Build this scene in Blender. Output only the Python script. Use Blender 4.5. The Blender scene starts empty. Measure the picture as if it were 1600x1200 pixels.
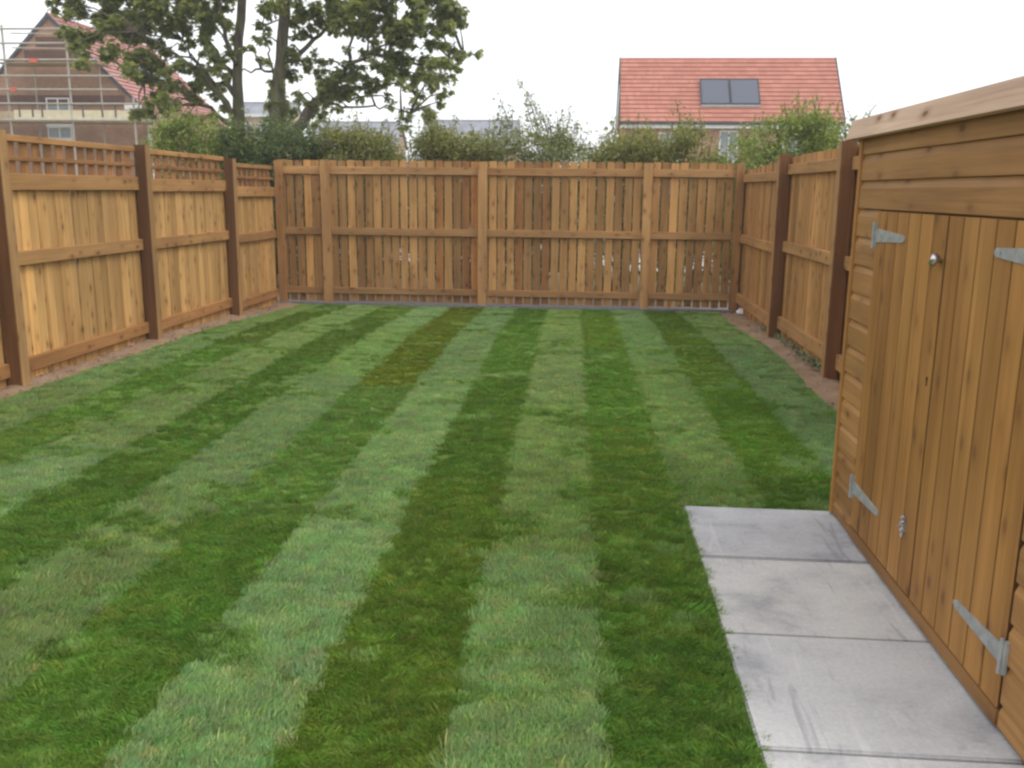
import bpy, bmesh, math, random
import numpy as np
from mathutils import Matrix, Vector
rnd = random.Random(7)
nrs = np.random.RandomState(11)
sc = bpy.context.scene
C = sc.collection

# ------------------------------------------------------------------ camera
F_PX, PITCH, YAW, ROLL, CAM_H = 1430.1, 0.2082, 0.0764, 0.0103, 1.4431
fw = Vector((-math.sin(YAW) * math.cos(PITCH), math.cos(YAW) * math.cos(PITCH), -math.sin(PITCH)))
rt0 = Vector((math.cos(YAW), math.sin(YAW), 0)); up0 = rt0.cross(fw)
cr, sr = math.cos(ROLL), math.sin(ROLL)
RT = cr * rt0 + sr * up0; UP = -sr * rt0 + cr * up0
cam = bpy.data.cameras.new('camera'); camo = bpy.data.objects.new('camera', cam); C.objects.link(camo)
M = Matrix((( RT.x, UP.x, -fw.x, 0), (RT.y, UP.y, -fw.y, 0), (RT.z, UP.z, -fw.z, CAM_H), (0, 0, 0, 1)))
camo.matrix_world = M
cam.sensor_width = 36; cam.lens = F_PX / 1600 * 36; cam.clip_end = 3000; cam.clip_start = 0.05
cam.dof.use_dof = False
sc.camera = camo

# ------------------------------------------------------------------ world, sun, exposure
SUN_EL, SUN_AZ = math.radians(52), math.radians(118)      # azimuth clockwise from +Y
w = bpy.data.worlds.new('World'); sc.world = w; w.use_nodes = True
nt = w.node_tree; nt.nodes.clear()
sky = nt.nodes.new('ShaderNodeTexSky'); sky.sky_type = 'NISHITA'; sky.sun_disc = False
sky.sun_elevation = SUN_EL; sky.sun_rotation = SUN_AZ; sky.dust_density = 3.0
tc = nt.nodes.new('ShaderNodeTexCoord')
mp = nt.nodes.new('ShaderNodeMapping'); mp.inputs['Scale'].default_value = (1.5, 1.5, 4)
nz = nt.nodes.new('ShaderNodeTexNoise'); nz.inputs['Scale'].default_value = 1.6; nz.inputs['Detail'].default_value = 5
cl = nt.nodes.new('ShaderNodeValToRGB')
cl.color_ramp.elements[0].position = 0.3; cl.color_ramp.elements[0].color = (0.90, 0.93, 0.98, 1)
cl.color_ramp.elements[1].position = 0.7; cl.color_ramp.elements[1].color = (1.06, 1.07, 1.08, 1)
mul = nt.nodes.new('ShaderNodeVectorMath'); mul.operation = 'SCALE'; mul.inputs['Scale'].default_value = 10.4
mx = nt.nodes.new('ShaderNodeMix'); mx.data_type = 'RGBA'; mx.inputs['Factor'].default_value = 0.9
bg = nt.nodes.new('ShaderNodeBackground'); bg.inputs['Strength'].default_value = 0.1
out = nt.nodes.new('ShaderNodeOutputWorld')
L = nt.links.new
L(tc.outputs['Generated'], mp.inputs['Vector']); L(mp.outputs['Vector'], nz.inputs['Vector']); L(nz.outputs['Fac'], cl.inputs['Fac'])
L(cl.outputs['Color'], mul.inputs[0]); L(sky.outputs['Color'], mx.inputs['A']); L(mul.outputs['Vector'], mx.inputs['B'])
L(mx.outputs['Result'], bg.inputs['Color']); L(bg.outputs['Background'], out.inputs['Surface'])
sl = bpy.data.lights.new('sun', 'SUN'); sl.energy = 0.9; sl.angle = math.radians(22); sl.color = (1.0, 0.96, 0.9)
so = bpy.data.objects.new('sun', sl); C.objects.link(so)
sd = Vector((math.sin(SUN_AZ) * math.cos(SUN_EL), math.cos(SUN_AZ) * math.cos(SUN_EL), math.sin(SUN_EL)))
so.rotation_euler = sd.to_track_quat('Z', 'Y').to_euler(); so.location = sd * 60
vs = sc.view_settings
vs.view_transform = 'Standard'; vs.look = 'None'; vs.exposure = 0.52; vs.gamma = 1.0; vs.use_curve_mapping = False
sc.cycles.max_bounces = 6; sc.cycles.transparent_max_bounces = 6
sc.cycles.filter_width = 2.5

# ------------------------------------------------------------------ helpers
def at(u, v, axis, val):
    d = RT * (u - 800) / F_PX + UP * (600 - v) / F_PX + fw
    i = 'xyz'.index(axis); o = Vector((0, 0, CAM_H))
    return o + d * ((val - o[i]) / d[i])

def smooth(a, b, x):
    t = min(1, max(0, (x - a) / (b - a))); return t * t * (3 - 2 * t)
def gz(y): return -0.092 * smooth(8.8, 12.2, y)          # the garden dips a little towards its end

def link(name, data, parent=None, loc=(0, 0, 0), rot=(0, 0, 0), color=None):
    o = bpy.data.objects.new(name, data); C.objects.link(o)
    o.location = loc; o.rotation_euler = rot
    if parent: o.parent = parent
    if color: o.color = color
    return o
def thing(name, label, cat, loc=(0, 0, 0), group=None, rot=(0, 0, 0)):
    o = bpy.data.objects.new(name, None); C.objects.link(o); o.location = loc; o.rotation_euler = rot
    o.empty_display_size = 0.1
    o['label'] = label; o['category'] = cat
    if group: o['group'] = group
    return o
def tag(o, label, cat, group=None):
    o['label'] = label; o['category'] = cat
    if group: o['group'] = group
    return o

class MB:
    def __init__(s): s.v = []; s.f = []
    def box(s, x0, x1, y0, y1, z0, z1):
        b = len(s.v)
        s.v += [(x0, y0, z0), (x1, y0, z0), (x1, y1, z0), (x0, y1, z0), (x0, y0, z1), (x1, y0, z1), (x1, y1, z1), (x0, y1, z1)]
        s.f += [tuple(b + i for i in q) for q in ((0, 3, 2, 1), (4, 5, 6, 7), (0, 1, 5, 4), (1, 2, 6, 5), (2, 3, 7, 6), (3, 0, 4, 7))]
        return s
    def prism(s, prof, a0, a1, axis='y'):
        """extrude a closed 2D profile along an axis (profile in the other two axes, in xyz order)"""
        b = len(s.v); n = len(prof)
        for a in (a0, a1):
            for p, q in prof:
                s.v.append({'x': (a, p, q), 'y': (p, a, q), 'z': (p, q, a)}[axis])
        for i in range(n):
            j = (i + 1) % n; s.f.append((b + i, b + j, b + n + j, b + n + i))
        s.f.append(tuple(b + i for i in reversed(range(n)))); s.f.append(tuple(b + n + i for i in range(n)))
        return s
    def tube(s, pts, rad, n=7, cap=True):
        pts = [Vector(p) for p in pts]; b = len(s.v)
        if not hasattr(rad, '__len__'): rad = [rad] * len(pts)
        pu = None
        for i, p in enumerate(pts):
            t = (pts[min(i + 1, len(pts) - 1)] - pts[max(i - 1, 0)]).normalized()
            u = t.cross(Vector((0.13, 0.99, 0.05)) if abs(t.y) < 0.9 else Vector((1, 0, 0))).normalized(); v = t.cross(u)
            for k in range(n):
                a = 2 * math.pi * k / n
                s.v.append(tuple(p + (u * math.cos(a) + v * math.sin(a)) * rad[i]))
        for i in range(len(pts) - 1):
            for k in range(n):
                k2 = (k + 1) % n
                s.f.append((b + i * n + k, b + i * n + k2, b + (i + 1) * n + k2, b + (i + 1) * n + k))
        if cap:
            s.f.append(tuple(b + k for k in reversed(range(n)))); e = b + (len(pts) - 1) * n
            s.f.append(tuple(e + k for k in range(n)))
        return s
    def mesh(s, name, mat, smooth=False):
        m = bpy.data.meshes.new(name); m.from_pydata(s.v, [], s.f)
        bm = bmesh.new(); bm.from_mesh(m); bmesh.ops.recalc_face_normals(bm, faces=bm.faces); bm.to_mesh(m); bm.free()
        if mat: m.materials.append(mat)
        if smooth: m.polygons.foreach_set('use_smooth', [True] * len(m.polygons))
        m.update(); return m
    def build(s, name, mat, parent=None, loc=(0, 0, 0), smooth=False, color=None):
        return link(name, s.mesh(name, mat, smooth), parent, loc, color=color)

def np_mesh(name, V, Fq, mat, smooth=False):
    """V (n,3); Fq (m,k) all faces with k corners"""
    m = bpy.data.meshes.new(name); k = Fq.shape[1]
    m.vertices.add(len(V)); m.vertices.foreach_set('co', np.asarray(V, np.float32).ravel())
    m.loops.add(Fq.size); m.loops.foreach_set('vertex_index', Fq.astype(np.int32).ravel())
    m.polygons.add(len(Fq)); m.polygons.foreach_set('loop_start', np.arange(0, Fq.size, k, dtype=np.int32))
    m.polygons.foreach_set('loop_total', np.full(len(Fq), k, np.int32))
    if mat: m.materials.append(mat)
    m.update(calc_edges=True); m.validate()
    return m

# ------------------------------------------------------------------ materials
class NT:
    def __init__(s, name):
        s.m = bpy.data.materials.new(name); s.m.use_nodes = True; s.t = s.m.node_tree
        s.b = s.t.nodes['Principled BSDF']; s.b.inputs['Roughness'].default_value = 0.8
        s.b.inputs['Specular IOR Level'].default_value = 0.25
    def n(s, t, **kw):
        x = s.t.nodes.new(t)
        for k, v in kw.items():
            if hasattr(x, k): setattr(x, k, v)
            else: x.inputs[k.replace('_', ' ')].default_value = v
        return x
    def l(s, a, b): s.t.links.new(a, b)
    def ramp(s, fac, stops):
        r = s.n('ShaderNodeValToRGB'); e = r.color_ramp.elements
        while len(e) < len(stops): e.new(0.5)
        for i, (p, c) in enumerate(stops): e[i].position = p; e[i].color = (*c, 1) if len(c) == 3 else c
        s.l(fac, r.inputs['Fac']); return r.outputs['Color']
    def mix(s, fac, a, b, mode='MIX'):
        x = s.n('ShaderNodeMix', data_type='RGBA', blend_type=mode)
        for sock, val in ((x.inputs['Factor'], fac), (x.inputs['A'], a), (x.inputs['B'], b)):
            if hasattr(val, 'links') or isinstance(val, bpy.types.NodeSocket): s.l(val, sock)
            elif isinstance(val, tuple): sock.default_value = (*val, 1) if len(val) == 3 else val
            else: sock.default_value = val
        return x.outputs['Result']
    def noise(s, vec, scale, detail=3, dist=0.0, rough=0.5):
        x = s.n('ShaderNodeTexNoise'); x.inputs['Scale'].default_value = scale; x.inputs['Detail'].default_value = detail
        x.inputs['Distortion'].default_value = dist; x.inputs['Roughness'].default_value = rough
        if vec: s.l(vec, x.inputs['Vector'])
        return x.outputs['Fac']
    def map(s, vec, scale, loc=None):
        x = s.n('ShaderNodeMapping'); x.inputs['Scale'].default_value = scale; s.l(vec, x.inputs['Vector'])
        if loc is not None: s.l(loc, x.inputs['Location'])
        return x.outputs['Vector']
    def math(s, op, a, b=0.0):
        x = s.n('ShaderNodeMath', operation=op)
        for i, v in enumerate((a, b)):
            if isinstance(v, bpy.types.NodeSocket): s.l(v, x.inputs[i])
            else: x.inputs[i].default_value = v
        return x.outputs[0]
    def bump(s, h, strength=0.3, dist=0.01):
        x = s.n('ShaderNodeBump'); x.inputs['Strength'].default_value = strength; x.inputs['Distance'].default_value = dist
        s.l(h, x.inputs['Height']); s.l(x.outputs['Normal'], s.b.inputs['Normal'])
    def coord(s, which='Object'): return s.n('ShaderNodeTexCoord').outputs[which]

def plain(name, col, rough=0.7, metal=0.0, var=0.15, scale=6):
    N = NT(name); c = N.coord()
    f = N.noise(c, scale, 5)
    lo = tuple(x * (1 - var) for x in col); hi = tuple(min(1, x * (1 + var)) for x in col)
    N.l(N.ramp(f, [(0.3, lo), (0.7, hi)]), N.b.inputs['Base Color'])
    N.b.inputs['Roughness'].default_value = rough; N.b.inputs['Metallic'].default_value = metal
    return N.m

def wood(name, dark, light, axis='z', knot=(0.16, 0.07, 0.025), tone=0.22, rough=0.72, knots=1.0, wet=0.0):
    """softwood: long grain along one object axis, knots, a tone of its own for every board (object colour x random)"""
    N = NT(name); oi = N.n('ShaderNodeObjectInfo'); c = N.coord()
    off = N.math('MULTIPLY', oi.outputs['Random'], 71.0)
    cb = N.n('ShaderNodeCombineXYZ')
    for k in range(3): N.l(off, cb.inputs[k])
    def sc3(a, l): return tuple(l if 'xyz'[k] == axis else a for k in range(3))
    g1 = N.noise(N.map(c, sc3(13, 0.65), cb.outputs[0]), 1.0, 4, 1.5)
    g2 = N.noise(N.map(c, sc3(75, 1.6), cb.outputs[0]), 1.0, 4, 0.6)
    g3 = N.noise(N.map(c, sc3(4, 1.1), cb.outputs[0]), 1.0, 3)
    base = N.ramp(g1, [(0.2, dark), (0.5, tuple((a + b) / 2 for a, b in zip(dark, light))), (0.85, light)])
    fine = N.ramp(g2, [(0.3, (0.86, 0.85, 0.83)), (0.65, (1.06, 1.06, 1.06))])
    col = N.mix(0.85, base, fine, 'MULTIPLY')
    sep = N.n('ShaderNodeSeparateXYZ'); N.l(c, sep.inputs[0]); oth = [k for k in range(3) if 'xyz'[k] != axis]
    uv = N.n('ShaderNodeCombineXYZ')
    N.l(N.math('ADD', N.math('MULTIPLY', N.math('ADD', sep.outputs[oth[0]], sep.outputs[oth[1]]), 10.5), off), uv.inputs[0])
    N.l(N.math('ADD', N.math('MULTIPLY', sep.outputs['xyz'.index(axis)], 5.5), off), uv.inputs[1])
    vo = N.n('ShaderNodeTexVoronoi', voronoi_dimensions='2D'); vo.inputs['Scale'].default_value = 1.0; N.l(uv.outputs[0], vo.inputs['Vector'])
    rare = N.n('ShaderNodeSeparateColor'); N.l(vo.outputs['Color'], rare.inputs[0])
    km = N.ramp(vo.outputs['Distance'], [(0.05, (1, 1, 1)), (0.10, (0.85, 0.85, 0.85)), (0.15, (0.42, 0.42, 0.42)), (0.24, (0.22, 0.22, 0.22)), (0.42, (0, 0, 0))])
    kf = N.math('MULTIPLY', N.math('MULTIPLY', km, N.math('GREATER_THAN', rare.outputs[0], 0.56)), N.math('MULTIPLY', N.math('ADD', rare.outputs[1], 0.35), 0.8 * knots))
    col = N.mix(kf, col, knot)
    patch = N.ramp(g3, [(0.3, (0.76, 0.73, 0.70)), (0.7, (1.14, 1.14, 1.12))])
    col = N.mix(1.0, col, patch, 'MULTIPLY')
    rv = N.n('ShaderNodeMapRange'); N.l(oi.outputs['Random'], rv.inputs['Value'])
    rv.inputs['To Min'].default_value = 1 - tone; rv.inputs['To Max'].default_value = 1 + tone
    hs = N.n('ShaderNodeHueSaturation'); N.l(col, hs.inputs['Color']); N.l(rv.outputs[0], hs.inputs['Value'])
    col = N.mix(1.0, hs.outputs['Color'], oi.outputs['Color'], 'MULTIPLY')
    N.l(col, N.b.inputs['Base Color']); N.b.inputs['Roughness'].default_value = rough
    N.bump(N.math('ADD', g2, N.math('MULTIPLY', g1, 0.6)), 0.28, 0.004)
    return N.m

FD, FL = (0.30, 0.155, 0.052), (0.52, 0.305, 0.118)
W_BOARD_L = wood('fence_board_golden', (0.380, 0.205, 0.067), (0.617, 0.375, 0.148), 'z')
W_BOARD_B = wood('fence_board_tan', (0.288, 0.148, 0.052), (0.502, 0.282, 0.106), 'z', tone=0.28)
W_BOARD_R = wood('fence_board_warm', (0.314, 0.155, 0.049), (0.524, 0.279, 0.098), 'z')
W_RAIL_Y = wood('fence_rail_y', (0.318, 0.162, 0.058), (0.488, 0.270, 0.104), 'y', tone=0.12)
W_RAIL_X = wood('fence_rail_x', (0.297, 0.154, 0.059), (0.466, 0.263, 0.110), 'x', tone=0.12)
W_POST = wood('fence_post_tan', (0.329, 0.181, 0.070), (0.488, 0.289, 0.122), 'z', tone=0.10)
W_POSTD = wood('fence_post_shaded', (0.110, 0.049, 0.019), (0.209, 0.100, 0.041), 'z', tone=0.12)
W_SLAT = wood('trellis_slat_brown', (0.242, 0.115, 0.043), (0.396, 0.200, 0.079), 'z', tone=0.15)
W_SHED_H = wood('shed_cladding', (0.267, 0.132, 0.044), (0.433, 0.235, 0.084), 'y', tone=0.09, rough=0.6)
W_GROOVE = wood('door_groove_shade', (0.075, 0.035, 0.012), (0.12, 0.058, 0.020), 'z', knots=0)
W_SHED_V = wood('shed_door_board', (0.261, 0.121, 0.032), (0.429, 0.219, 0.062), 'z', tone=0.08, rough=0.6)
W_FASCIA = wood('roof_fascia', (0.46, 0.31, 0.215), (0.64, 0.465, 0.345), 'y', tone=0.05)
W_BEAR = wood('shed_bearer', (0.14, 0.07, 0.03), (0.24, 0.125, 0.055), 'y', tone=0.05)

def chamf(w2, t2, c):
    return [(-w2 + c, -t2), (w2 - c, -t2), (w2, -t2 + c), (w2, t2 - c), (w2 - c, t2), (-w2 + c, t2), (-w2, t2 - c), (-w2, -t2 + c)]

# ------------------------------------------------------------------ ground, soil, road, beyond the fence
N = NT('earth'); c = N.coord()
f1 = N.noise(c, 0.35, 6); f2 = N.noise(c, 9, 6)
colg = N.ramp(f1, [(0.35, (0.115, 0.13, 0.05)), (0.6, (0.20, 0.165, 0.10))])
N.l(N.mix(0.5, colg, N.ramp(f2, [(0.3, (0.6, 0.6, 0.6)), (0.7, (1.3, 1.3, 1.3))]), 'MULTIPLY'), N.b.inputs['Base Color'])
N.bump(f2, 0.6, 0.03); EARTH = N.m
b = MB()
xs_ = [-600, -120, -40, -12, -4.6, -2, 0, 2, 2.3, 12, 40, 120, 600]; ys_ = [-60, -8, 0, 3, 6, 8.8, 9.6, 10.4, 11.2, 12.2, 13, 30, 80, 200, 900]
for y in ys_:
    for x in xs_: b.v.append((x, y, gz(y) - 0.045))
nx = len(xs_)
for j in range(len(ys_) - 1):
    for i in range(nx - 1): b.f.append((j * nx + i, j * nx + i + 1, (j + 1) * nx + i + 1, (j + 1) * nx + i))
ground = b.build('ground', EARTH); ground['kind'] = 'structure'

N = NT('pale_concrete_road'); c = N.coord()
N.l(N.ramp(N.noise(c, 1.2, 6), [(0.3, (0.42, 0.41, 0.39)), (0.7, (0.52, 0.51, 0.49))]), N.b.inputs['Base Color']); ROADM = N.m
road = MB().box(-60, 60, 18.5, 26.5, -0.13, -0.10).build('road', ROADM); road['kind'] = 'structure'
gm = plain('pale_gravel', (0.25, 0.22, 0.21), 0.9, var=0.35, scale=60)
gp = MB().box(-4.6, 2.6, 12.5, 13.3, -0.13, -0.11).build('path', gm); gp['kind'] = 'structure'

N = NT('bare_soil'); c = N.coord()
s1 = N.noise(c, 3.0, 6); s2 = N.noise(c, 38, 6, rough=0.7)
colS = N.mix(0.8, N.ramp(s1, [(0.3, (0.258, 0.162, 0.094)), (0.7, (0.396, 0.270, 0.174))]), N.ramp(s2, [(0.3, (0.744, 0.720, 0.720)), (0.7, (1.2, 1.2, 1.2))]), 'MULTIPLY')
N.l(colS, N.b.inputs['Base Color']); N.b.inputs['Roughness'].default_value = 0.95; N.bump(s2, 0.8, 0.02); SOIL = N.m
def soil_strip(x0f, x1f, y0, y1, step=0.05):
    nx = 10; ny = int((y1 - y0) / step); V = []; Fq = []
    for j in range(ny + 1):
        y = y0 + (y1 - y0) * j / ny
        for i in range(nx + 1):
            t = i / nx; x = x0f(y) * (1 - t) + x1f(y) * t
            V.append((x, y, gz(y) - 0.006 + nrs.uniform(-0.011, 0.011) + 0.012 * math.sin(y * 3.1 + x * 9)))
    for j in range(ny):
        for i in range(nx):
            a = j * (nx + 1) + i; Fq.append((a, a + 1, a + nx + 2, a + nx + 1))
    o = link('soil_border', np_mesh('soil_border', np.array(V), np.array(Fq), SOIL)); o['kind'] = 'structure'
    o.data.polygons.foreach_set('use_smooth', [True] * len(o.data.polygons)); return o
LE = lambda y: -4.076 + 0.025 * y
RE = lambda y: 1.752 - 0.003 * y + (0.03 * math.sin(y * 1.7))
soil_strip(lambda y: -4.32, lambda y: LE(y) + 0.12, 1.5, 12.3)
soil_strip(lambda y: RE(y) - 0.12, lambda y: 2.2, 4.0, 12.3)
edge_m = plain('edging_concrete', (0.17, 0.165, 0.175), 0.85, var=0.2, scale=12)
es = MB().box(-4.12, 1.98, 12.19, 12.27, -0.16, -0.074).build('edging_strip', edge_m); es['kind'] = 'structure'

# ------------------------------------------------------------------ lawn of turf rolls
XC = [-4.4, -3.35, -2.95, -2.49, -2.03, -1.60, -1.15, -0.735, -0.31, 0.11, 0.52, 0.93, 1.36, 1.95]
PALE = [1, 0, 1, 0, 1, 0, 1, 0, 1, 0, 1, 0, 1]
def xb(i, y): return XC[i] - 0.012 * y
DARK_G = [(0.165, 0.303, 0.044), (0.174, 0.303, 0.046), (0.156, 0.296, 0.046), (0.183, 0.305, 0.042), (0.165, 0.314, 0.051)]
PALE_G = [(0.228, 0.352, 0.110), (0.242, 0.363, 0.112), (0.217, 0.350, 0.119), (0.251, 0.360, 0.104), (0.217, 0.356, 0.134)]  # paler stripes: sheen of the blades' lay painted in, besides each roll's own green
JOINT = {6: 3.75, 8: 3.45, 5: 6.55, 4: 6.9, 9: 5.6, 10: 5.0, 7: 4.4, 11: 7.0, 12: 6.1, 3: 4.9, 2: 7.6, 1: 5.4, 0: 6.4}
def mixc(a, b, t): return tuple(x * (1 - t) + y * t for x, y in zip(a, b))
rolls = []       # (col, y0, y1, colour, lean, pale)
for i in range(13):
    j0 = JOINT[i]; cuts = [j0 + 2.82 * k for k in range(-3, 5)]
    cuts = [1.0] + [y for y in cuts if 1.25 < y < 11.75] + [12.02]
    for y0, y1 in zip(cuts, cuts[1:]):
        p = PALE[i]
        col = rnd.choice(PALE_G if p else DARK_G); vj = rnd.uniform(0.88, 1.12); col = tuple(x * vj for x in col)
        if p and y1 - y0 > 1 and rnd.random() < 0.22: col = mixc(col, rnd.choice(DARK_G), 0.4)
        if not p and rnd.random() < 0.15: col = mixc(col, rnd.choice(PALE_G), 0.25)
        if i == 5 and y0 > 6: col = (0.185, 0.258, 0.024)
        if i == 6 and y0 > 9: col = (0.185, 0.318, 0.115)
        if i == 7 and y0 > 9.5: col = (0.145, 0.280, 0.042)
        rolls.append([i, y0, y1, col, p])
def lawn_limits(y):
    """left and right edge of the turf at a given distance"""
    l = LE(y) + 0.0; r = RE(y)
    if y < 4.115: r = 0.496 + 0.008 * math.sin(y * 5.3) + 0.008 * math.sin(y * 23)
    return l, r
N = NT('turf'); oi = N.n('ShaderNodeObjectInfo'); c = N.coord('Object')
t1 = N.noise(c, 60, 6, rough=0.7); t2 = N.noise(c, 5, 4)
colT = N.mix(1.0, oi.outputs['Color'], N.ramp(t1, [(0.3, (0.5, 0.48, 0.42)), (0.7, (1.0, 1.0, 0.95))]), 'MULTIPLY')
N.l(N.mix(0.6, colT, N.ramp(t2, [(0.3, (0.8, 0.8, 0.8)), (0.7, (1.15, 1.15, 1.15))]), 'MULTIPLY'), N.b.inputs['Base Color'])
N.b.inputs['Roughness'].default_value = 0.9; N.bump(t1, 0.9, 0.02); TURF = N.m
lawn = bpy.data.objects.new('lawn', None); C.objects.link(lawn); lawn['kind'] = 'structure'
rollmap = {}
def turf_mesh(fx0, fx1, y0, y1, dz):
    ny = max(2, int((y1 - y0) / 0.2)); V = []; Fq = []
    for j in range(ny + 1):
        y = y0 + 0.004 + (y1 - y0 - 0.008) * j / ny; a, b2 = fx0(y), fx1(y)
        for x, z in ((a, -0.03), (a, dz), ((a + b2) / 2, dz + 0.003), (b2, dz), (b2, -0.03)): V.append((x, y, gz(y) + z))
    for j in range(ny):
        for k in range(4): Fq.append((j * 5 + k, j * 5 + k + 1, j * 5 + k + 6, j * 5 + k + 5))
    m = MB(); m.v = V; m.f = Fq
    for j in (0, ny): m.f.append(tuple(j * 5 + k for k in range(5)))
    return m.mesh('turf_strip', TURF)
for r in rolls:
    i, y0, y1, col, p = r
    if i >= 10 and y1 <= 4.15: continue
    if i >= 10 and y0 < 4.62:
        y0 = 4.62 if i >= 11 else 4.125
        r[1] = y0
        if y1 - y0 < 0.15: continue
    if i == 0 and y1 < 5: pass
    fx0 = (lambda y, i=i: min(max(xb(i, y) + 0.003, lawn_limits(y)[0]), lawn_limits(y)[1]))
    fx1 = (lambda y, i=i: max(min(xb(i + 1, y) - 0.003, lawn_limits(y)[1]), lawn_limits(y)[0]))
    if fx1((y0 + y1) / 2) - fx0((y0 + y1) / 2) < 0.05: continue
    link('turf_strip', turf_mesh(fx0, fx1, y0, y1, rnd.uniform(-0.003, 0.004)), lawn, color=(*col, 1))
cross = [11, 4.125, 4.615, (0.140, 0.255, 0.040), 0]
link('turf_strip', turf_mesh(lambda y: xb(11, y), lambda y: RE(y), 4.125, 4.615, 0.004), lawn, color=(*cross[3], 1))

# grass tufts instanced over the rolls
N = NT('grass_blades'); a = N.n('ShaderNodeAttribute', attribute_type='INSTANCER', attribute_name='tone')
oi = N.n('ShaderNodeObjectInfo'); rp = N.n('ShaderNodeNewGeometry')
rv = N.ramp(rp.outputs['Random Per Island'], [(0.0, (0.72, 0.70, 0.62)), (0.8, (1.12, 1.1, 1.0)), (0.93, (1.3, 1.2, 1.0)), (1.0, (1.9, 1.45, 1.3))])
colB = N.mix(1.0, a.outputs['Color'], rv, 'MULTIPLY')
N.l(colB, N.b.inputs['Base Color']); N.b.inputs['Roughness'].default_value = 0.55; N.b.inputs['Specular IOR Level'].default_value = 0.3
tr = N.n('ShaderNodeBsdfTranslucent'); N.l(colB, tr.inputs['Color'])
ms = N.n('ShaderNodeMixShader'); ms.inputs[0].default_value = 0.3
N.l(N.b.outputs[0], ms.inputs[1]); N.l(tr.outputs[0], ms.inputs[2]); N.l(ms.outputs[0], N.t.nodes['Material Output'].inputs['Surface'])
BLADE = N.m
def tuft(seed, nb, rad, h):
    rs = np.random.RandomState(seed); V = []; Fq = []
    for k in range(nb):
        r = rad * math.sqrt(rs.rand()); t = rs.rand() * 6.283; x, y = r * math.cos(t), r * math.sin(t)
        hh = h * rs.uniform(0.6, 1.15); wd = rs.uniform(0.0013, 0.0023)
        ang = rs.uniform(0, 6.283); ux, uy = math.cos(ang) * wd, math.sin(ang) * wd
        lx, ly = rs.normal(0, 0.30) * hh, (0.62 + rs.normal(0, 0.32)) * hh      # lean: along local +Y
        b0 = len(V)
        V += [(x - ux, y - uy, -0.004), (x + ux, y + uy, -0.004), (x + lx * 0.4 + ux * .8, y + ly * 0.4 + uy * .8, hh * 0.6), (x + lx * 0.4 - ux * .8, y + ly * 0.4 - uy * .8, hh * 0.6),
              (x + lx + ux * .15, y + ly + uy * .15, hh * 0.92), (x + lx - ux * .15, y + ly - uy * .15, hh * 0.92)]
        Fq += [(b0, b0 + 1, b0 + 2, b0 + 3), (b0 + 3, b0 + 2, b0 + 4, b0 + 5)]
    return np_mesh('grass_tuft', np.array(V), np.array(Fq), BLADE)
tcol = bpy.data.collections.new('tufts')
for k in range(8): tcol.objects.link(bpy.data.objects.new('grass_tuft', tuft(100 + k, 56, 0.034, 0.029)))
P = []; ROT = []; SCL = []; TON = []
VN = nrs.rand(3, 128, 128)
def vnoise(x, y, k):
    """smooth value noise"""
    xi, yi = int(math.floor(x)), int(math.floor(y)); fx, fy = x - xi, y - yi
    fx = fx * fx * (3 - 2 * fx); fy = fy * fy * (3 - 2 * fy); g = VN[k]
    a, b2, c2, d2 = g[xi % 128, yi % 128], g[(xi + 1) % 128, yi % 128], g[xi % 128, (yi + 1) % 128], g[(xi + 1) % 128, (yi + 1) % 128]
    return (a * (1 - fx) + b2 * fx) * (1 - fy) + (c2 * (1 - fx) + d2 * fx) * fy
def add_tufts(fx0, fx1, y0, y1, col, p):
    ar = (fx1((y0 + y1) / 2) - fx0((y0 + y1) / 2)) * (y1 - y0)
    if ar <= 0: return
    mid = (y0 + y1) / 2
    n = int(ar * (2500 if mid < 4 else 1800 if mid < 6 else 1100))
    other = DARK_G[0] if p else PALE_G[2]
    seed = rnd.uniform(0, 90); thr = rnd.uniform(0.53, 0.68) if p else rnd.uniform(0.62, 0.80)
    for _ in range(n):
        y = rnd.uniform(y0, y1); a0, a1 = fx0(y), fx1(y)
        if a1 - a0 < 0.02: continue
        x = rnd.uniform(a0, a1); z = gz(y)
        if a0 > LE(y) + 0.05 and a1 < lawn_limits(y)[1] - 0.05: x += rnd.gauss(0, 0.014)
        wx, wy = x + 0.35 * vnoise(x * 2, y * 2, 2), y + 0.25 * vnoise(x * 2 + 9, y * 2, 2)
        n1 = 0.6 * vnoise(wx * 2.4 + seed, wy * 4.6, 0) + 0.4 * vnoise(wx * 6.0, wy * 13.0 + seed, 1)
        n2 = vnoise(wx * 9.0, wy * 17.0 + seed, 2)
        cc = [v * rnd.uniform(0.82, 1.18) * (0.66 + 0.36 * n1 + 0.32 * n2) for v in col]
        lay = p
        t = (n1 - thr) / 0.12
        if t > 0:                                            # patches that lie the other way
            t = min(t, 1) * 0.75; cc = [u * (1 - t) + q * t * (0.7 + 0.5 * n2) for u, q in zip(cc, other)]
            if rnd.random() < t: lay = 1 - p
        if n2 > 0.74 and rnd.random() < 0.30: cc = [cc[0] * 1.35, cc[1] * 1.1, cc[2] * 1.15]       # dry wisps
        P.append((x, y, z)); TON.append((*cc, 1))
        base = 0.0 if lay else math.pi
        ROT.append((0, 0, base + (n1 - 0.5) * 1.6 + rnd.gauss(0, 0.6 if lay else 0.9))); SCL.append(rnd.uniform(0.5, 0.9) * (1.35 if rnd.random() < 0.03 else 1))
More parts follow.
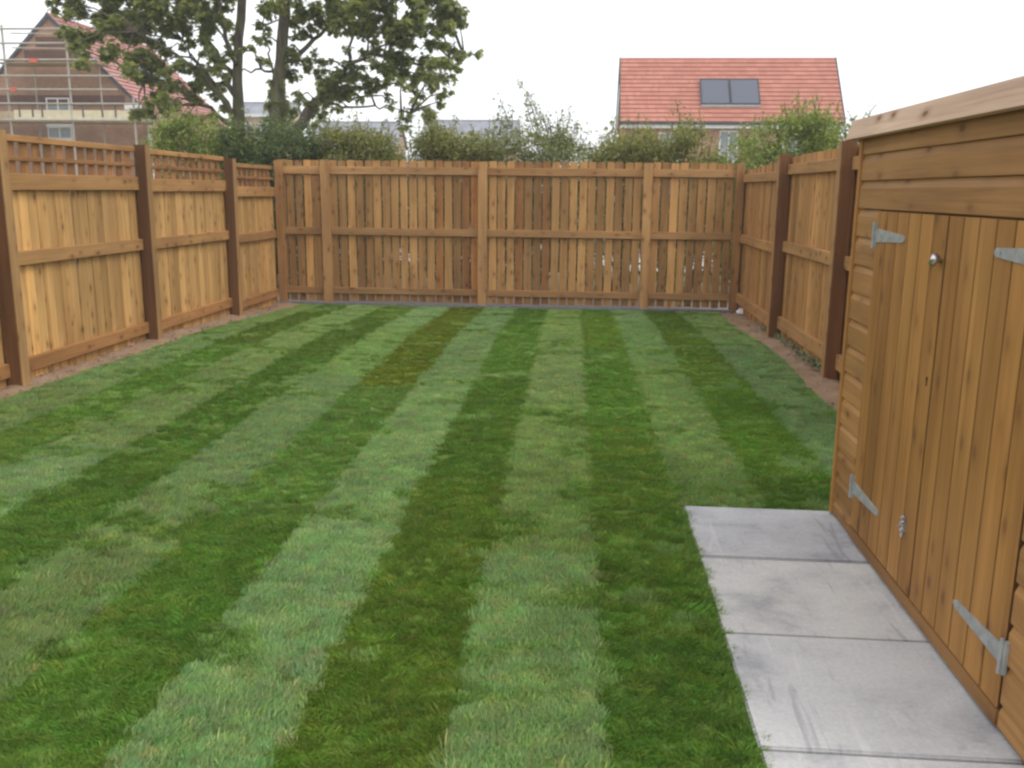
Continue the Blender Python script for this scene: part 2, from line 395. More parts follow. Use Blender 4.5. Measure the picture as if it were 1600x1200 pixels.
for i, y0, y1, col, p in rolls:
    if i >= 10 and y1 <= 4.15: continue
    fx0 = (lambda y, i=i: min(max(xb(i, y) + 0.006, lawn_limits(y)[0] - 0.01), lawn_limits(y)[1]))
    fx1 = (lambda y, i=i: max(min(xb(i + 1, y) - 0.006, lawn_limits(y)[1] + 0.012), lawn_limits(y)[0]))
    add_tufts(fx0, fx1, y0, y1, col, p)
add_tufts(lambda y: xb(11, y), lambda y: RE(y), 4.13, 4.615, cross[3], 0)
for _ in range(520):                                         # ragged edge flopping over the slabs
    y = rnd.uniform(1.2, 4.09); x = 0.478 + 0.010 * math.sin(y * 23) + rnd.gauss(0, 0.010)
    k = rnd.uniform(0.75, 1.2); c0 = rnd.choice(DARK_G); P.append((x, y, gz(y) + 0.004)); TON.append((c0[0] * k, c0[1] * k, c0[2] * k, 1))
    ROT.append((rnd.uniform(-0.2, 0.2), 0, -math.pi / 2 + rnd.gauss(0, 0.9))); SCL.append(rnd.uniform(0.4, 0.85))
me = bpy.data.meshes.new('grass'); me.vertices.add(len(P)); me.vertices.foreach_set('co', np.array(P, np.float32).ravel())
A = me.attributes.new('rot', 'FLOAT_VECTOR', 'POINT'); A.data.foreach_set('vector', np.array(ROT, np.float32).ravel())
A = me.attributes.new('scl', 'FLOAT', 'POINT'); A.data.foreach_set('value', np.array(SCL, np.float32))
A = me.attributes.new('tone', 'FLOAT_COLOR', 'POINT'); A.data.foreach_set('color', np.array(TON, np.float32).ravel())
grass = link('grass', me); grass['kind'] = 'stuff'
ng = bpy.data.node_groups.new('grass_scatter', 'GeometryNodeTree')
ng.interface.new_socket('Geometry', in_out='INPUT', socket_type='NodeSocketGeometry')
ng.interface.new_socket('Geometry', in_out='OUTPUT', socket_type='NodeSocketGeometry')
gi = ng.nodes.new('NodeGroupInput'); go = ng.nodes.new('NodeGroupOutput')
ci = ng.nodes.new('GeometryNodeCollectionInfo'); ci.inputs['Collection'].default_value = tcol
ci.inputs['Separate Children'].default_value = True; ci.inputs['Reset Children'].default_value = True
ip = ng.nodes.new('GeometryNodeInstanceOnPoints'); ip.inputs['Pick Instance'].default_value = True
def nattr(nm, dt):
    x = ng.nodes.new('GeometryNodeInputNamedAttribute'); x.data_type = dt; x.inputs['Name'].default_value = nm; return x.outputs['Attribute']
rv_ = ng.nodes.new('FunctionNodeRandomValue'); rv_.data_type = 'INT'
[s for s in rv_.inputs if s.name == 'Max' and s.enabled][0].default_value = 7
ng.links.new(gi.outputs[0], ip.inputs['Points']); ng.links.new(ci.outputs[0], ip.inputs['Instance'])
ng.links.new([s for s in rv_.outputs if s.enabled][0], ip.inputs['Instance Index'])
e2r = ng.nodes.new('FunctionNodeEulerToRotation')
ng.links.new(nattr('rot', 'FLOAT_VECTOR'), e2r.inputs[0]); ng.links.new(e2r.outputs[0], ip.inputs['Rotation'])
ng.links.new(nattr('scl', 'FLOAT'), ip.inputs['Scale']); ng.links.new(ip.outputs[0], go.inputs[0])
md = grass.modifiers.new('scatter', 'NODES'); md.node_group = ng

# ------------------------------------------------------------------ paving slabs by the shed
N = NT('concrete_slab'); oi = N.n('ShaderNodeObjectInfo'); c = N.coord()
off = N.math('MULTIPLY', oi.outputs['Random'], 31.0); cb = N.n('ShaderNodeCombineXYZ')
for k in range(3): N.l(off, cb.inputs[k])
big = N.noise(N.map(c, (3.2, 4.2, 1), cb.outputs[0]), 1.0, 6, 0.25, 0.66); fine = N.noise(N.map(c, (70, 70, 70), cb.outputs[0]), 1.0, 5, rough=0.7)
stk = N.noise(N.map(c, (16, 1.8, 1), cb.outputs[0]), 1.0, 4, 1.4)
colC = N.ramp(big, [(0.32, (0.345, 0.345, 0.352)), (0.46, (0.475, 0.468, 0.462)), (0.6, (0.54, 0.53, 0.517))])
colC = N.mix(1.0, colC, N.ramp(fine, [(0.3, (0.86, 0.86, 0.86)), (0.7, (1.07, 1.07, 1.07))]), 'MULTIPLY')
colC = N.mix(N.ramp(stk, [(0.62, (0, 0, 0)), (0.70, (0.55, 0.55, 0.55))]), colC, (0.60, 0.585, 0.56))
colC = N.mix(N.ramp(stk, [(0.30, (0.5, 0.5, 0.5)), (0.38, (0, 0, 0))]), colC, (0.25, 0.25, 0.265))
sx = N.n('ShaderNodeSeparateXYZ'); N.l(c, sx.inputs[0])
N.l(N.mix(1.0, colC, oi.outputs['Color'], 'MULTIPLY'), N.b.inputs['Base Color']); N.b.inputs['Roughness'].default_value = 0.85
N.bump(fine, 0.25, 0.004); SLAB = N.m
patio = MB().box(0.51, 1.3, 0.6, 4.08, -0.05, -0.012).build('patio', plain('slab_bedding', (0.16, 0.15, 0.14), 0.95)); patio['kind'] = 'structure'
cuts = [4.095, 3.491, 2.837, 2.194, 1.55, 0.9]
tones = [(0.82, 0.82, 0.845), (1.0, 0.99, 0.97), (0.97, 0.97, 0.98), (1.02, 1.02, 1.02), (0.98, 0.98, 0.98)]
for k in range(5):
    y1, y0 = cuts[k] - 0.005, cuts[k + 1] + 0.005; ch = 0.006; hx, hy = (1.2 - 0.492) / 2, (y1 - y0) / 2
    bm = bmesh.new(); bmesh.ops.create_cube(bm, size=1, matrix=Matrix.Diagonal((hx * 2, hy * 2, 0.05, 1)))
    bmesh.ops.bevel(bm, geom=[e for e in bm.edges], offset=ch, segments=2, affect='EDGES')
    m = bpy.data.meshes.new('paving_slab'); bm.to_mesh(m); bm.free(); m.materials.append(SLAB)
    o = link('paving_slab', m, patio, (0.492 + hx, (y0 + y1) / 2, -0.004 + rnd.uniform(-0.002, 0.002)), color=(*tones[k], 1))

# ------------------------------------------------------------------ fences
def board_meshes(mat, w2, t2, zlen, axis_thick, n=4, name='fence_board'):
    ms = []
    for k in range(n):
        ww = w2 * rnd.uniform(0.96, 1.04); prof = chamf(ww, t2, 0.004)
        if axis_thick == 'x': prof = [(q, p) for p, q in prof]
        ms.append(MB().prism(prof, 0, zlen, 'z').mesh(name, mat))
    return ms
def tonejit(s=0.08, red=0.0):
    v = rnd.uniform(1 - s, 1 + s); h = rnd.uniform(-0.05, 0.05)
    return (v * (1 + red), v * (1 + h * 0.4 - red * 0.3), v * (1 + h - red * 0.5), 1)
BAYS = [1.9, 4.07, 6.25, 8.43, 10.56, 12.24]
# --- left fence (runs along y at x = -4.2)
fl = thing('fence', 'golden close boarded fence with slatted trellis along its top, left side of lawn', 'fence', (-4.2, 7, 0), 'fences round the lawn')
def put(par, name, mesh, p, rot=(0, 0, 0), color=None):
    q = Vector(p) - par.location; return link(name, mesh, par, q, rot, color)
bl = board_meshes(W_BOARD_L, 0.0575, 0.009, 1.48, 'x')
y = 1.9; k = 0
while y < 12.3:
    c4 = tonejit(0.14); 
    if rnd.random() < 0.18: c4 = tuple(v * 1.17 for v in c4[:3]) + (1,)
    put(fl, 'fence_board', bl[k % 4], (-4.2 - 0.009 + (0.004 if k % 2 else -0.003), y + 0.0605, 0.0 + gz(y) - 0.02), (rnd.uniform(-.003, .003), 0, rnd.uniform(-.03, .03)), c4)
    y += 0.121; k += 1
slat_m = MB().prism([(q, p) for p, q in chamf(0.046, 0.008, 0.002)], 0, 0.31, 'z').mesh('trellis_slat', W_SLAT)
slat_b = MB().prism([(q, p) for p, q in chamf(0.036, 0.008, 0.002)], 0, 0.17, 'z').mesh('trellis_slat', W_SLAT)
for b0, b1 in zip(BAYS, BAYS[1:]):
    ya, yb = b0 + 0.11, b1; ln = yb - ya; ym = (ya + yb) / 2
    def rail(name, z0, z1, xo, th, mat=W_RAIL_Y, col=None):
        m = MB().prism([(q, p) for p, q in [(z0 + .004, xo - 0), (z1 - .004, xo), (z1, xo + .004), (z1, xo + th - .004), (z1 - .004, xo + th), (z0 + .004, xo + th), (z0, xo + th - .004), (z0, xo + .004)]], -ln / 2, ln / 2, 'y')
        return put(fl, name, m.mesh(name, mat), (-4.2, ym, gz(ym) * 0.9), (rnd.uniform(-.004, .004), 0, 0), col or tonejit(0.06))
    rail('fence_rail', 1.41, 1.532, 0.001, 0.045); rail('fence_rail', 0.86, 0.965, 0.001, 0.045); rail('fence_rail', 0.065, 0.17, 0.001, 0.045, col=(0.88, 0.82, 0.78, 1))
    rail('trellis_rail', 1.758, 1.805, -0.018, 0.050, col=(0.95, 0.92, 0.90, 1)); rail('trellis_rail', 1.622, 1.655, 0.0, 0.022, col=(0.72, 0.66, 0.62, 1))
    n = round(ln / 0.164)
    for q in range(n):
        put(fl, 'trellis_slat', slat_m, (-4.2 - 0.0085, ya + (q + 0.5) * ln / n, 1.465 + gz(ym) * .9), (0, 0, 0), tonejit(0.12))
def post(par, x, y, mat_pair, top, wx=0.11, wy=0.11, col=None):
    """square post; its near (-y) face may carry a darker material that paints in its shade"""
    h = top + 0.35; a, bb = wx / 2, wy / 2; ch = 0.005
    mb = MB().prism(chamf(a, bb, ch), -0.35, top, 'z'); m = mb.mesh('post', mat_pair[0])
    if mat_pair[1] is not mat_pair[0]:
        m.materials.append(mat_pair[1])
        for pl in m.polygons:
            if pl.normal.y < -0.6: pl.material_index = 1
    return put(par, 'post', m, (x, y, gz(y)), (rnd.uniform(-.004, .004), rnd.uniform(-.004, .004), rnd.uniform(-.02, .02)), col or tonejit(0.06))
for b0 in BAYS[:-1]: post(fl, -4.125, b0 + 0.055, (W_POST, W_POSTD), 1.825 - (0 if b0 < 8 else -0.0))
# --- back fence (along x at y = 12.35)
fb = thing('fence', 'tan back fence of upright boards with narrow gaps, across the far end of the lawn', 'fence', (-1.07, 12.35, gz(12.35)), 'fences round the lawn')
bbm = board_meshes(W_BOARD_B, 0.0505, 0.009, 1.88, 'y')
x = -4.14; k = 0
REDS = {32, 34, 33, 41}
while x < 2.03:
    c4 = tonejit(0.18)
    if k in (18, 21, 22, 27, 30): c4 = (c4[0] * 0.80, c4[1] * 0.66, c4[2] * 0.58, 1)
    if rnd.random() < 0.15: c4 = tuple(v * 1.14 for v in c4[:3]) + (1,)
    put(fb, 'fence_board', bbm[k % 4], (x + 0.048, 12.359, -0.062 + rnd.uniform(-0.006, 0.006)), (0, rnd.uniform(-.0035, .0035), rnd.uniform(-.03, .03)), c4)
    x += 0.1193; k += 1
BX = [-4.15, -3.47, -1.36, 0.81, 2.03]
for i, (a, b2) in enumerate(zip(BX, BX[1:])):
    xa = a + (0.055 if i else 0.0); xb2 = b2 - (0.055 if i < 3 else 0.0); ln = xb2 - xa; xm = (xa + xb2) / 2
    for z0, z1, cm in ((1.635, 1.735, 1.08), (0.835, 0.93, 0.92), (0.04, 0.125, 0.82)):
        prof = [(12.349 - .04, z0 + .004), (12.349 - .036, z0), (12.349, z0), (12.349, z1), (12.349 - .036, z1), (12.349 - .04, z1 - .004)]
        m = MB().prism([(p - 12.35, q) for p, q in prof], -ln / 2, ln / 2, 'x').mesh('fence_rail', W_RAIL_X)
        put(fb, 'fence_rail', m, (xm, 12.35, 0.0), (0, rnd.uniform(-.002, .002), 0), tuple(v * cm for v in tonejit(0.04)[:3]) + (1,))
for bx in BX[1:4]: post(fb, bx, 12.30, (W_POST, W_POST), 1.90, 0.115, 0.10, (1.08, 1.05, 1.05, 1))
post(fb, -4.10, 12.29, (W_POST, W_POST), 1.90, 0.10, 0.10, (0.80, 0.72, 0.66, 1)); post(fb, 1.985, 12.29, (W_POST, W_POST), 1.90, 0.10, 0.10, (0.78, 0.68, 0.60, 1))
# --- right fence (along y at x = 2.06)
fr = thing('fence', 'warm brown fence with three rails between the back corner and the shed', 'fence', (2.06, 9, 0), 'fences round the lawn')
brm = board_meshes(W_BOARD_R, 0.0575, 0.009, 1.83, 'x')
y = 5.0; k = 0
while y < 12.3:
    put(fr, 'fence_board', brm[k % 4], (2.069 + (0.004 if k % 2 else -0.003), y + 0.0605, -0.02 + gz(y) * 0.85 + rnd.uniform(-.004, .004)), (rnd.uniform(-.003, .003), 0, rnd.uniform(-.03, .03)), tonejit(0.14))
    y += 0.121; k += 1
RB = [5.10, 7.33, 9.60, 12.24]
for b0, b1 in zip(RB, RB[1:]):
    ya, yb = b0 + 0.11, b1; ln = yb - ya; ym = (ya + yb) / 2
    for z0, z1 in ((1.625, 1.725), (0.865, 0.97), (0.075, 0.20)):
        m = MB().prism([(-0.045, z0 + .004), (-0.041, z0), (-0.001, z0), (-0.001, z1), (-0.041, z1), (-0.045, z1 - .004)], -ln / 2, ln / 2, 'y').mesh('fence_rail', W_RAIL_Y)
        put(fr, 'fence_rail', m, (2.06, ym, gz(ym) * 0.8), (rnd.uniform(-.003, .003), 0, 0), tuple(v * 1.05 for v in tonejit(0.05)[:3]) + (1,))
for b0 in RB[:-1]: post(fr, 1.99, b0 + 0.055, (W_POST, W_POSTD), 1.84, 0.115, 0.11, (0.9, 0.86, 0.84, 1))

# ------------------------------------------------------------------ shed
XS, YF, YN, ZT = 1.1525, 4.06, 1.98, 1.69
shed = thing('shed', 'brown timber garden shed with double doors and a sloping pale roof edge', 'shed', (1.6, 3.02, 0.0))
def sput(name, mb, mat, par=shed, col=None, smooth=False):
    """mb given in world coordinates"""
    base = Vector((0, 0, 0)); p = par
    while p is not None: base += p.location; p = p.parent
    ctr = sum((Vector(v) for v in mb.v), Vector()) / len(mb.v)
    mb.v = [tuple(Vector(v) - ctr) for v in mb.v]
    return link(name, mb.mesh(name, mat, smooth), par, ctr - base, color=col or tonejit(0.05))
def ship(z0, z1):
    """shiplap profile (x, z); the coved top of each board tucks under the next"""
    h = z1 - z0
    return [(XS + 0.014, z0), (XS - 0.002, z0), (XS - 0.003, z0 + 0.003), (XS - 0.003, z1 - 0.030), (XS + 0.001, z1 - 0.020), (XS + 0.0055, z1 - 0.010), (XS + 0.0065, z1 - 0.001), (XS + 0.014, z1 - 0.001)]
DY0, DY1, DZ0, DZ1 = 2.338, 3.755, 0.085, 1.383
zs = [0.04 + 0.1167 * k for k in range(12)]
zs = [0.035] + [0.105 + 0.1165 * k for k in range(11)] + [1.384]
for z0, z1 in zip(zs, zs[1:]):
    sput('cladding_board', MB().prism(ship(z0, z1), DY1 + 0.004, YF - 0.016, 'y'), W_SHED_H)
    sput('cladding_board', MB().prism(ship(z0, z1), YN + 0.016, DY0 - 0.004, 'y'), W_SHED_H)
for z0, z1 in ((1.386, 1.497), (1.498, 1.603), (1.604, 1.70)):
    sput('cladding_board', MB().prism(ship(z0, z1), YN + 0.016, YF - 0.016, 'y'), W_SHED_H, col=tuple(v * 0.97 for v in tonejit(0.05)[:3]) + (1,))
for yy in (YF - 0.013, YN + 0.013):
    sput('corner_trim', MB().prism([(XS + p, yy + q) for p, q in chamf(0.012, 0.013, 0.003)], 0.03, 1.70, 'z'), W_SHED_V, col=(1.1, 1.1, 1.1, 1))
# end and rear walls, framing behind the doors
for yy, sgn in ((YF - 0.002, 1), (YN + 0.002, -1)):
    for z0, z1 in zip(zs + [1.50], (zs + [1.50])[1:]):
        pr = [(yy + sgn * (XS - p), q) for p, q in ship(z0, z1)]
        sput('cladding_board', MB().prism(pr, XS + 0.026, 1.94, 'x'), W_SHED_H)
sput('wall', MB().box(1.92, 1.945, YN + .02, YF - .02, 0.03, 1.50), W_SHED_H)
sput('door_frame', MB().box(XS + 0.016, XS + 0.05, DY0 - 0.05, DY1 + 0.05, 0.03, 1.45), W_BEAR)
sput('bearer', MB().box(XS + 0.006, XS + 0.06, YN, YF - .02, -0.015, 0.033), W_BEAR)
sput('door_sill', MB().box(XS - 0.010, XS + 0.012, DY0, DY1, 0.036, 0.080), W_SHED_H, col=(0.72, 0.68, 0.66, 1))
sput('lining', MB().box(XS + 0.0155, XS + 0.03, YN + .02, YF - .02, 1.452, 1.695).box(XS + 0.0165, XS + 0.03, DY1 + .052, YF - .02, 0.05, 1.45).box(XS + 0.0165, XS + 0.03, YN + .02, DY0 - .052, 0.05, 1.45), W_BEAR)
# roof: felt covered deck with a canted fascia along the front
felt = plain('roof_felt', (0.10, 0.105, 0.10), 0.95, var=0.3, scale=80)
sput('roof', MB().prism([(XS + 0.0, 1.700), (2.02, 1.52), (2.02, 1.545), (XS + 0.02, 1.735)], YN - 0.05, YF + 0.05, 'y'), felt)
def lean_prof(): return [(1.098, 1.668), (1.124, 1.664), (1.148, 1.742), (1.124, 1.748)]
fa = sput('fascia', MB().prism(lean_prof(), YN - 0.06, YF + 0.075, 'y'), W_FASCIA, col=(1, 1, 1, 1))
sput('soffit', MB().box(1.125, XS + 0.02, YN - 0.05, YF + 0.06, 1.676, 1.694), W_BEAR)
pr = [(1.15, 1.658), (2.03, 1.475), (2.03, 1.55), (1.15, 1.738)]
for yy in (YF + 0.055, YN - 0.075): sput('fascia', MB().prism([(p, q) for p, q in pr], yy, yy + 0.018, 'y'), W_FASCIA, col=(0.9, 0.88, 0.86, 1))
galv = plain('galvanised_steel', (0.36, 0.375, 0.365), 0.55, 0.35, var=0.22, scale=25)
steel = plain('bright_zinc', (0.62, 0.62, 0.63), 0.25, 0.9, var=0.1)
blackm = plain('keyhole_dark', (0.02, 0.018, 0.015), 0.9)
def door_leaf(y0, y1, nb, hinge_y, sgn, zt, zb, strap, label):
    d = thing('door', label, 'x', (0, 0, 0)); del d['category']; d['label'] = label
    d.parent = shed; d.location = Vector((XS, (y0 + y1) / 2, 0.7)) - shed.location
    w_ = (y1 - y0) / nb
    for k in range(nb):
        a, b2 = y0 + k * w_ + 0.0038, y0 + (k + 1) * w_ - 0.0038; g = 0.002
        prof = [(XS + 0.010, a), (XS - 0.005, a), (XS - 0.005 - g, a + g), (XS - 0.005 - g, b2 - g), (XS - 0.005, b2), (XS + 0.010, b2)]
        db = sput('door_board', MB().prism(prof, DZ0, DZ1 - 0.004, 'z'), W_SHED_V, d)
        db.data.materials.append(W_GROOVE)                   # board edges darkened to paint in the shade of the gaps
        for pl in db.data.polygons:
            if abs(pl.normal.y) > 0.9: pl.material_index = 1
    bk = MB()
    for zz in (0.22, 0.7, 1.2): bk.box(XS + 0.011, XS + 0.0155, y0 + .01, y1 - .01, zz, zz + 0.08)
    sput('door_ledge', bk, W_SHED_V, d)
    for zc in (zt, zb):
        h = MB(); x0, x1 = XS - 0.0115, XS - 0.0072
        h.box(x0 - 0.001, x1 + 0.004, hinge_y - 0.017, hinge_y - 0.001, zc - 0.048, zc + 0.046)    # leaf plate
        h.box(x0 - 0.001, x1 + 0.004, hinge_y + 0.003, hinge_y + 0.015, zc - 0.040, zc + 0.040)
        h.tube([(x0 - 0.004, hinge_y + 0.001, zc - 0.050), (x0 - 0.004, hinge_y + 0.001, zc + 0.050)], 0.006, 10)
        yy0, yy1 = hinge_y + sgn * 0.012, hinge_y + sgn * strap
        prof = [(yy0, zc - 0.027), (yy1 - sgn * 0.015, zc - 0.013), (yy1, zc - 0.006), (yy1, zc + 0.006), (yy1 - sgn * 0.015, zc + 0.013), (yy0, zc + 0.027)]
        h.prism(prof, x0, x1, 'x')
        for q in (0.22, 0.55, 0.88): 
            yq = yy0 + (yy1 - yy0) * q; h.tube([(x0 - 0.002, yq, zc), (x0 + 0.001, yq, zc)], 0.0045, 8)
        sput('hinge', h, galv, d, (1, 1, 1, 1))
    return d
YM = 3.034
dl = door_leaf(YM + 0.003, DY1, 6, DY1, -1, 1.286, 0.250, 0.34, 'far door leaf with a turn button, keyhole and small bolt')
dr = door_leaf(DY0, YM - 0.003, 6, DY0, 1, 1.289, 0.240, 0.335, 'near door leaf with dark grooves and long strap hinges')
kb = MB().tube([(XS - 0.007, 3.06, 1.236), (XS - 0.030, 3.058, 1.238)], 0.008, 10)
kb.tube([(XS - 0.030, 3.072, 1.226), (XS - 0.032, 3.040, 1.250)], [0.012, 0.014], 10)
sput('turn_button', kb, steel, dl, (1, 1, 1, 1), True)
bt = MB().box(XS - 0.012, XS - 0.007, 3.120, 3.140, 0.285, 0.345)
bt.tube([(XS - 0.017, 3.130, 0.27), (XS - 0.017, 3.130, 0.35)], 0.006, 8); bt.tube([(XS - 0.017, 3.130, 0.31), (XS - 0.035, 3.128, 0.312)], 0.004, 8)
for zz in (0.290, 0.318, 0.335): bt.box(XS - 0.025, XS - 0.011, 3.121, 3.139, zz, zz + 0.008)
sput('bolt', bt, steel, dl, (1, 1, 1, 1))
kh = MB().tube([(XS - 0.0078, 3.075, 0.845), (XS - 0.0068, 3.075, 0.845)], 0.0085, 12); kh.box(XS - 0.0078, XS - 0.0070, 3.0705, 3.0795, 0.822, 0.845)
sput('keyhole', kh, blackm, dl, (1, 1, 1, 1))

# ------------------------------------------------------------------ small things on the ground
sp = MB(); rs = np.random.RandomState(5)
for _ in range(330):
    if rs.rand() < 0.75: y = rs.uniform(5.4, 12); x = rs.uniform(-4.17, LE(y) - 0.02)
    else: y = rs.uniform(4.5, 12); x = rs.uniform(RE(y) + 0.04, 2.02)
    r = rs.uniform(0.006, 0.022); z = gz(y)
    t = [(x + r * rs.uniform(.6, 1.3) * math.cos(a), y + r * rs.uniform(.6, 1.3) * math.sin(a), z + r * rs.uniform(0, .3)) for a in (0, 1.25, 2.5, 3.8, 5)]
    b0 = len(sp.v); sp.v += t + [(x, y, z + r * rs.uniform(.7, 1.1))]
    for k in range(5): sp.f.append((b0 + k, b0 + (k + 1) % 5, b0 + 5))
N = NT('stones'); g = N.n('ShaderNodeNewGeometry')
N.l(N.ramp(g.outputs['Random Per Island'], [(0, (0.16, 0.10, 0.06)), (0.5, (0.24, 0.165, 0.11)), (1, (0.33, 0.27, 0.22))]), N.b.inputs['Base Color'])
st = sp.build('gravel', N.m); st['kind'] = 'stuff'
# crumpled white wrapper in the back right corner
bm = bmesh.new(); bmesh.ops.create_icosphere(bm, subdivisions=3, radius=1)
for v in bm.verts:
    n_ = v.co.normalized(); k = 1 + 0.28 * math.sin(n_.x * 7 + 2 * n_.y) * math.cos(n_.z * 6 + n_.x * 5) + rs.uniform(-.08, .08)
    v.co = Vector((n_.x * 0.095 * k + (0.05 if n_.x > 0.4 else 0), n_.y * 0.06 * k, max(-0.005, n_.z * 0.07 * k)))
m = bpy.data.meshes.new('plastic_scrap'); bm.to_mesh(m); bm.free(); m.materials.append(plain('white_plastic', (0.80, 0.80, 0.82), 0.4, var=0.05))
p_ = at(1163, 489, 'z', gz(11.4)); tag(link('plastic_scrap', m, None, (p_.x, p_.y, gz(p_.y) + 0.006), (0, 0, -0.5)), 'crumpled white plastic wrapper on the soil in the back right corner', 'litter')
# small weeds at the foot of the right fence
WEED = NT('weed_leaf'); g = WEED.n('ShaderNodeNewGeometry')
WEED.l(WEED.ramp(g.outputs['Random Per Island'], [(0, (0.10, 0.13, 0.055)), (1, (0.20, 0.235, 0.12))]), WEED.b.inputs['Base Color']); WEED = WEED.m
wd = MB()
for wy, wn in ((9.3, 14), (9.0, 18), (8.7, 16), (8.35, 26), (8.05, 26), (7.75, 30), (9.95, 10), (10.3, 8)):
    for _ in range(wn):
        x, y = 1.99 + rs.uniform(-.05, .03), wy + rs.uniform(-.13, .13); z = gz(y); a = rs.uniform(0, 6.28); l_ = rs.uniform(.025, .075)
        dx, dy = math.cos(a), math.sin(a); b0 = len(wd.v); hz = rs.uniform(.02, .07)
        wd.v += [(x, y, z), (x + dx * l_ * .5 - dy * .011, y + dy * l_ * .5 + dx * .011, z + hz), (x + dx * l_, y + dy * l_, z + hz * .8), (x + dx * l_ * .5 + dy * .011, y + dy * l_ * .5 - dx * .011, z + hz)]
        wd.f.append((b0, b0 + 1, b0 + 2, b0 + 3))
wo = wd.build('weeds', WEED); wo['kind'] = 'stuff'

# ------------------------------------------------------------------ foliage
def leaf_mat(name, cols, trans=0.42):
    N = NT(name); g = N.n('ShaderNodeNewGeometry')
    n = len(cols); col = N.ramp(g.outputs['Random Per Island'], [(i / (n - 1), c) for i, c in enumerate(cols)])
    N.l(col, N.b.inputs['Base Color']); N.b.inputs['Roughness'].default_value = 0.5
    t = N.n('ShaderNodeBsdfTranslucent'); N.l(N.mix(1.0, col, (1.3, 1.25, 0.7), 'MULTIPLY'), t.inputs['Color'])
    ms = N.n('ShaderNodeMixShader'); ms.inputs[0].default_value = trans
    N.l(N.b.outputs[0], ms.inputs[1]); N.l(t.outputs[0], ms.inputs[2]); N.l(ms.outputs[0], N.t.nodes['Material Output'].inputs['Surface'])
    return N.m
LOBED = np.array([(0, 0, 0), (0.42, 0.15, .05), (0.30, 0.42, 0.03), (0.52, 0.62, .10), (0.18, 0.70, 0.02), (0, 1.05, -.04), (-0.18, 0.70, 0.02), (-0.52, 0.62, .10), (-0.30, 0.42, 0.03), (-0.42, 0.15, .05)]) 
OVAL = np.array([(0, 0, 0), (0.24, 0.3, .05), (0.20, 0.68, .05), (0, 1, -.05), (-0.20, 0.68, .05), (-0.24, 0.3, .05)])
NARROW = np.array([(0, 0, 0), (0.11, 0.35, .03), (0, 1, -.08), (-0.11, 0.35, .03)])
def leaves(name, pos, size, mat, parent, shape, rs, droop=0.5, loc=(0, 0, 0), flat=0.5):
    n = len(pos); k = len(shape)
    az = rs.uniform(0, 2 * np.pi, n); pit = rs.normal(-droop, 0.45, n); rl = rs.normal(0, flat, n)
    s = size * rs.uniform(0.6, 1.25, n)
    ca, sa, cp, sp_ = np.cos(az), np.sin(az), np.cos(pit), np.sin(pit); c2, s2 = np.cos(rl), np.sin(rl)
    X = np.stack([ca * c2 + sa * sp_ * s2, sa * c2 - ca * sp_ * s2, cp * s2 * -1], 1)
    Y = np.stack([-sa * cp, ca * cp, sp_], 1); Z = np.cross(X, Y)
    L_ = shape * 1.0
    V = pos[:, None, :] + s[:, None, None] * (L_[None, :, 0:1] * X[:, None, :] + L_[None, :, 1:2] * Y[:, None, :] + L_[None, :, 2:3] * Z[:, None, :])
    V = V.reshape(-1, 3) - np.array(loc)
    return link(name, np_mesh(name, V, np.arange(n * k).reshape(n, k), mat), parent)
def clump_points(c, r, n, rs, shell=0.55):
    d = rs.normal(size=(n, 3)); d /= np.linalg.norm(d, axis=1)[:, None]
    rr = r * (shell + (1 - shell) * rs.rand(n)) * rs.uniform(0.75, 1.15, n)
    return np.asarray(c) + d * rr[:, None] * np.array([1, 1, 0.8])
BARK = NT('bark'); c = BARK.coord()
k1 = BARK.noise(BARK.map(c, (14, 14, 3)), 1.0, 6, .8); k2 = BARK.noise(c, 1.5, 3)
cbk = BARK.mix(BARK.ramp(k2, [(0.4, (0, 0, 0)), (0.65, (1, 1, 1))]), BARK.ramp(k1, [(0.3, (0.081, 0.065, 0.050)), (0.7, (0.182, 0.149, 0.115))]), BARK.ramp(k1, [(0.3, (0.084, 0.089, 0.036)), (0.7, (0.176, 0.182, 0.077))]))
BARK.l(cbk, BARK.b.inputs['Base Color']); BARK.bump(k1, 0.6, 0.03); BARK = BARK.m
SYC = leaf_mat('sycamore_leaf', [(0.157, 0.196, 0.098), (0.213, 0.258, 0.115), (0.263, 0.314, 0.132), (0.325, 0.358, 0.149), (0.403, 0.403, 0.196)], 0.6)
TY = 17.5
def wob(pts, rs, a):
    out = [pts[0]]
    for p, q in zip(pts, pts[1:]):
        for t in (0.33, 0.66): out.append(p.lerp(q, t) + Vector(rs.normal(0, a, 3)))
        out.append(q)
    return out
